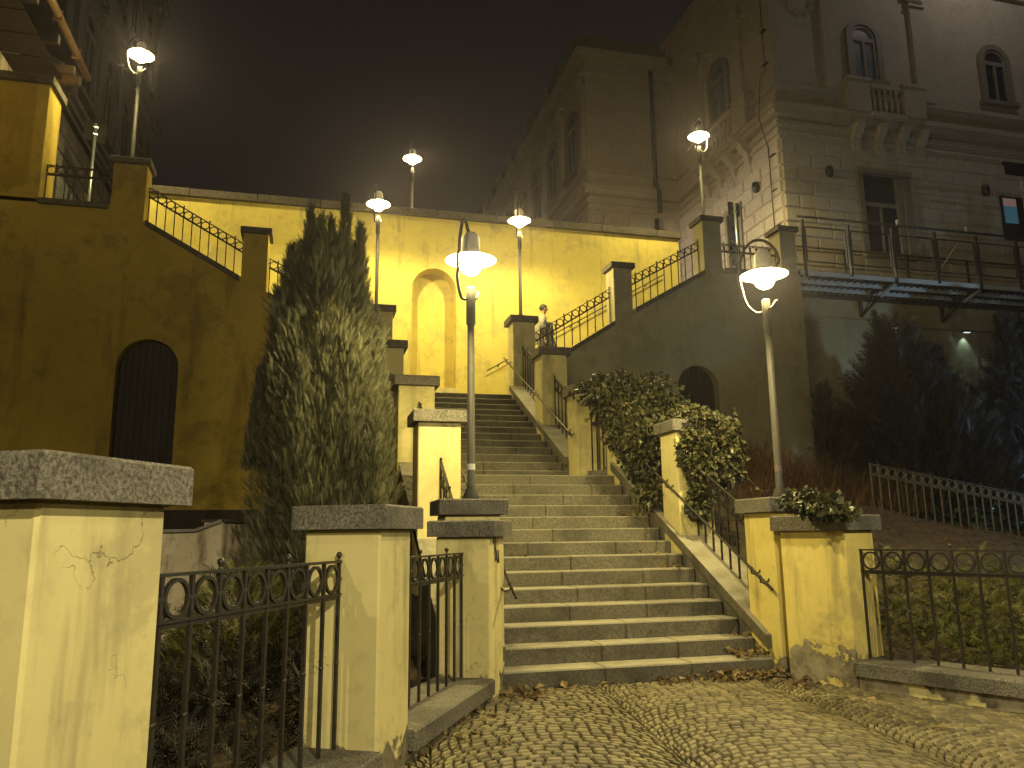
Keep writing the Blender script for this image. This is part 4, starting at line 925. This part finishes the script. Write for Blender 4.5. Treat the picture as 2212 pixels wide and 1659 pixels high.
# nearer house with overhanging eaves
bt = empty('eaves_house', (-12, 8, 8), 0, 'house corner with dark boarded eaves and a copper gutter, top left', 'building'); INV = Matrix.Translation((12, -8, -8))
m = MB(); m.box(-20, -11.6, 2, 12.19, 8.0, 12.6); part(m, 'wall', 'pale_plaster')
m = MB(); m.add([(-10.3, 1, 12.32), (-10.3, 11.55, 12.32), (-16, 11.55, 16.2), (-16, 1, 16.2), (-10.3, 1, 12.5), (-10.3, 11.55, 12.5), (-16, 11.55, 16.4), (-16, 1, 16.4)], [(0, 1, 2, 3), (4, 5, 6, 7), (0, 1, 5, 4), (1, 2, 6, 5), (2, 3, 7, 6), (3, 0, 4, 7)]); part(m, 'roof', 'soffit')
m = MB()
for i in range(12): m.box(-11.65, -10.62, 1+i*.85, 1.02+i*.85+.78, 11.97, 11.99)
part(m, 'soffit', 'soffit')
for y in (3.0, 5.0, 6.9, 8.3, 9.7, 10.9, 11.35): m = MB(); m.box(-11.7, -10.32, y, y+.12, 12.0, 12.19); part(m, 'rafter', 'rafter' if y > 10.5 else 'soffit'); m = MB(); m.box(-10.318, -10.30, y, y+.12, 12.0, 12.19); part(m, 'rafter_end', 'frame')
m = MB(); m.tube([(-10.2, 1, 12.42), (-10.2, 8.9, 12.36), (-10.2, 11.6, 12.30)], .085, 12); part(m, 'gutter', 'copper')
for y in (9.2, 10.6): m = MB(); m.box(-10.29, -10.11, y, y+.03, 12.2, 12.45); part(m, 'gutter_bracket', 'copper')
# traffic signs seen from behind
def sign_back(x, y, z0, zt, w_, label, rz):
    t = empty('road_sign', (x, y, z0), rz, label, 'road sign', 'road signs seen from behind')
    MB().tube([(0, 0, 0), (0, 0, zt-z0)], .033, 10).build('post', M['steel'], t)
    h = w_/2; zc = zt-z0-.2; c = .06; pts = []
    for sx, sz in ((1, 1), (-1, 1), (-1, -1), (1, -1)):
        for k_ in range(4):
            a = {(1, 1): 0, (-1, 1): 90, (-1, -1): 180, (1, -1): 270}[(sx, sz)]+k_*30; pts.append((sx*(h-c)+c*math.cos(R(a)), zc+sz*(h-c)+c*math.sin(R(a))))
    MB().prism_y(pts, .04, .052).build('plate', M['black'], t)
    b = MB()
    for dz in (.08, -.1): b.box(-.05, .05, -.038, .041, zc+dz, zc+dz+.03)
    b.build('clamp', M['steel'], t)
sign_back(on_y(192, 435, 12.0).x, 12.0, 7.85, on_y(197, 266, 12.0).z, .5, 'back of a road sign behind the level railing on the left wall', R(25))
sign_back(6.42, 10.8, 7.5, 10.42, .40, 'back of a square road sign before the palace, right side', R(10))

# steel walkway
wt = empty('steel_walkway', (7.3, 9.4, 8.0), 0, 'galvanised steel walkway with lattice brackets running right along the palace', 'walkway')
iw = (-7.3, -9.4, -8.0); W0, W1, YW = 7.34, 19.0, 9.35
m = MB(); m.box(W0, W1, YW+.06, 10.98, 8.03, 8.06)
for i in range(58): m.box(W0+i*.2, W0+i*.2+.02, YW+.06, 10.98, 7.99, 8.029)
m.build('deck', M['dark_steel'], wt, iw)
for y in (YW, 9.95, 10.5): m = MB(); m.box(W0, W1, y, y+.05, 7.91, 8.04-.012); m.build('edge_beam', M['light_steel'], wt, iw)
m = MB(); m.box(W0, W1, 10.9, 10.99, 7.86, 7.98); m.build('wall_beam', M['dark_steel'], wt, iw)
xb = [7.55+2.75*i for i in range(5)]
for x in xb:
    m = MB(); m.beam((x, 10.95, 8.0), (x, 10.95, 7.38), .07, .09, (0, 1, 0)); m.beam((x, 10.95, 7.42), (x, 10.1, 7.77), .06, .05); m.beam((x, 10.95, 7.94), (x, YW+.05, 7.95), .07, .08)
    m.beam((x, 10.85, 7.9), (x, 10.5, 7.62), .025, .02); m.beam((x, 10.85, 7.5), (x, 10.4, 7.9), .025, .02); m.beam((x, 10.5, 7.62), (x, 10.2, 7.9), .025, .02); m.build('lattice_bracket', M['dark_steel'], wt, iw)
    m = MB(); m.beam((x, 10.12, 7.75), (x, YW-.02, 7.99), .08, .06); m.build('strut', M['light_steel'], wt, iw)
k_ = 0; x = W0+.12
while x < W1:
    m = MB(); m.beam((x, YW-.02, 7.85 if k_ % 2 == 0 else 7.95), (x, YW-.02, 9.4), .05, .07, (0, 1, 0)); m.build('post', M['dark_steel'], wt, iw)
    m = MB(); m.beam((x+.08, YW, 9.22), (x+1.28, YW, 9.22), .03, .03); m.beam((x+.08, YW, 8.28), (x+1.28, YW, 8.28), .03, .03); m.beam((x+.08, YW, 8.28), (x+.08, YW, 9.22), .03, .03, (0, 1, 0)); m.beam((x+1.28, YW, 8.28), (x+1.28, YW, 9.22), .03, .03, (0, 1, 0)); m.build('panel_frame', M['dark_steel'], wt, iw)
    x += 1.36; k_ += 1
m = MB(); m.tube([(W0-.05, YW-.06, 9.47), (W1, YW-.06, 9.47)], .035, 8); m.build('top_rail', M['dark_steel'], wt, iw)
x = W0+.4
while x < W1: m = MB(); m.beam((x, 10.85, 8.05), (x, 10.85, 9.3), .05, .05, (0, 1, 0)); m.build('rear_post', M['dark_steel'], wt, iw); x += 2.1
m = MB(); m.beam((W0, 10.85, 9.3), (W1, 10.85, 9.3), .04, .04); m.build('rear_rail', M['dark_steel'], wt, iw)
for u, vv in ((1935, 474), (2085, 497)):
    q = on_y(u, vv, YW-.06); m = MB(); m.ball((q.x, YW-.1, 9.58), .05, 8, 6); m.box(q.x-.02, q.x+.02, YW-.12, YW-.06, 9.47, 9.54); m.build('spotlight', M['steel'], wt, iw)
m = MB(); m.beam((12.4, 10.9, 8.1), (12.4, YW+.1, 9.2), .03, .03); m.build('stay_rod', M['steel'], wt, iw)

# ------------------------------------------------------------------ the man on the right side flight
def person():
    px, py = .66, 10.6; z0 = 4.536+.167*4+.07
    t = empty('person', (px, py, z0), 0, 'short-haired man in a pale shirt climbing the right side flight with a dark jacket', 'person')
    J = {}  # joints, facing +x, climbing
    J['pelvis'] = (0, 0, .93); J['waist'] = (.03, 0, 1.08); J['chest'] = (.07, 0, 1.30); J['neck0'] = (.085, 0, 1.46); J['neck'] = (.11, 0, 1.52); J['head0'] = (.135, -.0, 1.58); J['head'] = (.15, -.0, 1.66); J['top'] = (.135, 0, 1.74)
    J['shR'] = (.07, -.17, 1.42); J['elR'] = (.0, -.25, 1.17); J['wrR'] = (.20, -.24, 1.05); J['haR'] = (.27, -.23, 1.03)
    J['shL'] = (.08, .17, 1.42); J['elL'] = (.10, .24, 1.15); J['wrL'] = (.3, .22, 1.08); J['haL'] = (.36, .2, 1.07)
    J['hipR'] = (0, -.09, .90); J['knR'] = (.06, -.10, .50); J['anR'] = (-.10, -.1, .10); J['toR'] = (.05, -.1, .03)
    J['hipL'] = (.02, .09, .90); J['knL'] = (.26, .1, .62); J['anL'] = (.22, .1, .27); J['toL'] = (.37, .1, .21)
    rad = dict(pelvis=(.15, .12), waist=(.145, .115), chest=(.17, .125), neck0=(.075, .07), neck=(.052, .052), head0=(.062, .055), head=(.078, .098), top=(.055, .07), shR=.065, elR=.045, wrR=.03, haR=.033, shL=.065, elL=.045, wrL=.03, haL=.033,
               hipR=.09, knR=.06, anR=.042, toR=.04, hipL=.09, knL=.06, anL=.042, toL=.04)
    def skin(name, chain, mat, parent, grow=0., root=None, sub=2):
        names = []; [names.append(n_) for e in chain for n_ in e if n_ not in names]
        me = bpy.data.meshes.new(name); me.from_pydata([J[n_] for n_ in names], [(names.index(a), names.index(b)) for a, b in chain], []); me.materials.append(mat)
        o = link(name, me, parent); md = o.modifiers.new('skin', 'SKIN'); 
        if not me.skin_vertices: 
            bm = bmesh.new(); bm.from_mesh(me); bm.verts.layers.skin.verify(); bm.to_mesh(me); bm.free()
        for i, n_ in enumerate(names):
            r = rad[n_]; r = r if isinstance(r, tuple) else (r, r); me.skin_vertices[0].data[i].radius = (r[0]+grow, r[1]+grow)
            me.skin_vertices[0].data[i].use_root = (n_ == (root or names[0]))
        md.use_smooth_shade = True; s_ = o.modifiers.new('sub', 'SUBSURF'); s_.levels = sub; s_.render_levels = sub; return o
    fing = []
    for sd, dy in (('R', -1), ('L', 1)):
        h = Vector(J['ha'+sd])
        for f_ in range(5):
            a = 'f%s%d' % (sd, f_); b = a+'b'; L_ = (.05, .06, .065, .06, .045)[f_]
            if f_ == 0: J[a] = tuple(h+Vector((.01, -dy*.035, .01))); J[b] = tuple(h+Vector((.045, -dy*.05, -.005)))
            else: J[a] = tuple(h+Vector((.04, 0, .028-.018*f_))); J[b] = tuple(h+Vector((.04+L_*.6, -dy*.012, .018-.022*f_-.02)))
            rad[a] = .009; rad[b] = .008; fing += [('ha'+sd, a), (a, b)]
    skin('body', [('pelvis', 'waist'), ('waist', 'chest'), ('chest', 'neck0'), ('neck0', 'neck'), ('neck', 'head0'), ('head0', 'head'), ('head', 'top'), ('chest', 'shR'), ('shR', 'elR'), ('elR', 'wrR'), ('wrR', 'haR'), ('chest', 'shL'), ('shL', 'elL'), ('elL', 'wrL'), ('wrL', 'haL'),
                  ('pelvis', 'hipR'), ('hipR', 'knR'), ('knR', 'anR'), ('anR', 'toR'), ('pelvis', 'hipL'), ('hipL', 'knL'), ('knL', 'anL'), ('anL', 'toL')]+fing, M['skin'], t, 0, 'pelvis')
    skin('shirt', [('waist', 'chest'), ('chest', 'neck0'), ('pelvis', 'waist'), ('chest', 'shR'), ('shR', 'elR'), ('elR', 'wrR'), ('chest', 'shL'), ('shL', 'elL'), ('elL', 'wrL')], M['shirt'], t, .024, 'chest')
    skin('trousers', [('waist', 'pelvis'), ('pelvis', 'hipR'), ('hipR', 'knR'), ('knR', 'anR'), ('pelvis', 'hipL'), ('hipL', 'knL'), ('knL', 'anL')], M['trousers'], t, .02, 'pelvis')
    hm = MB(); hm.ball((.125, 0, 1.70), .098, 16, 12, (1.08, .86, 1.02)); o = hm.mesh('hair', M['hair'])
    bm = bmesh.new(); bm.from_mesh(o); dl = [v_ for v_ in bm.verts if v_.co.z < 1.64 or (v_.co.x > .19 and v_.co.z < 1.725)]; bmesh.ops.delete(bm, geom=dl, context='VERTS'); bm.to_mesh(o); bm.free(); link('hair', o, t)
    f = MB(); f.add([(.225, -.012, 1.645), (.225, .012, 1.645), (.252, 0, 1.64), (.232, 0, 1.68)], [(0, 1, 2), (0, 2, 3), (1, 3, 2)], True); f.ball((.13, -.082, 1.655), .022, 8, 6, (.8, .4, 1.3)); f.ball((.13, .082, 1.655), .022, 8, 6, (.8, .4, 1.3)); f.build('face_features', M['skin'], t)
    f = MB(); f.ball((.215, -.03, 1.672), .01, 6, 5); f.ball((.215, .03, 1.672), .01, 6, 5); f.build('eyes', M['hair'], t)
    for a in (('toR', 'anR'), ('toL', 'anL')):
        s_ = Vector(J[a[0]]); s2 = Vector(J[a[1]]); MB().ball(((s_.x+s2.x)/2+.01, s_.y, s_.z+.0), .06, 10, 7, (2.3, .8, .85)).build('shoe', M['shoe'], t)
    # jacket carried over the forearm: a draped folded sheet
    n = 14; V = []; Fq = []
    for i in range(n):
        for j in range(n):
            a = i/(n-1); b = j/(n-1); x = .05+.22*a+.02*math.sin(b*9); zz = 1.30-.62*b-.05*a; yy = -.285-.035*math.sin(a*11+b*2)-.03*b; V.append((x+.03*b, yy, zz))
    for i in range(n-1):
        for j in range(n-1): Fq.append((i*n+j, i*n+j+1, (i+1)*n+j+1, (i+1)*n+j))
    m = MB(); m.add(V, Fq, True); o = m.build('jacket', M['jacket'], t); sd = o.modifiers.new('thick', 'SOLIDIFY'); sd.thickness = .03
person()
#BLD_END
# ------------------------------------------------------------------ world, haze, render settings
w = bpy.data.worlds.new('World'); SC.world = w; w.use_nodes = True; nt = w.node_tree; nt.nodes.clear()
out = nt.nodes.new('ShaderNodeOutputWorld'); bg = nt.nodes.new('ShaderNodeBackground'); sky = nt.nodes.new('ShaderNodeTexSky'); sky.sky_type = 'NISHITA'; sky.sun_disc = False
sky.sun_elevation = R(-5); sky.sun_rotation = R(200); bg.inputs[1].default_value = .004; nt.links.new(sky.outputs[0], bg.inputs[0])
b2 = nt.nodes.new('ShaderNodeBackground'); b2.inputs[0].default_value = (1, .76, .72, 1); b2.inputs[1].default_value = .0085
ad = nt.nodes.new('ShaderNodeAddShader'); nt.links.new(bg.outputs[0], ad.inputs[0]); nt.links.new(b2.outputs[0], ad.inputs[1]); nt.links.new(ad.outputs[0], out.inputs[0])
hz_m = bpy.data.materials.new('night_mist'); hz_m.use_nodes = True; nt = hz_m.node_tree; nt.nodes.clear()
o = nt.nodes.new('ShaderNodeOutputMaterial'); pv = nt.nodes.new('ShaderNodeVolumePrincipled'); pv.inputs['Color'].default_value = (.74, .68, .9, 1); pv.inputs['Density'].default_value = .0011; pv.inputs['Anisotropy'].default_value = .8
nt.links.new(pv.outputs[0], o.inputs['Volume'])
HAZE = True
if HAZE: setp(MB().box(-160, 160, -130, 170, -1.2, 40).build('haze', hz_m), kind='stuff')
SC.view_settings.view_transform = 'Standard'; SC.view_settings.look = 'None'; SC.view_settings.exposure = 0; SC.view_settings.gamma = 1
cy = SC.cycles; cy.max_bounces = 6; cy.diffuse_bounces = 3; cy.glossy_bounces = 3; cy.transparent_max_bounces = 8; cy.volume_bounces = 0
cy.use_denoising = True; cy.sample_clamp_indirect = 4; cy.caustics_reflective = False; cy.caustics_refractive = False
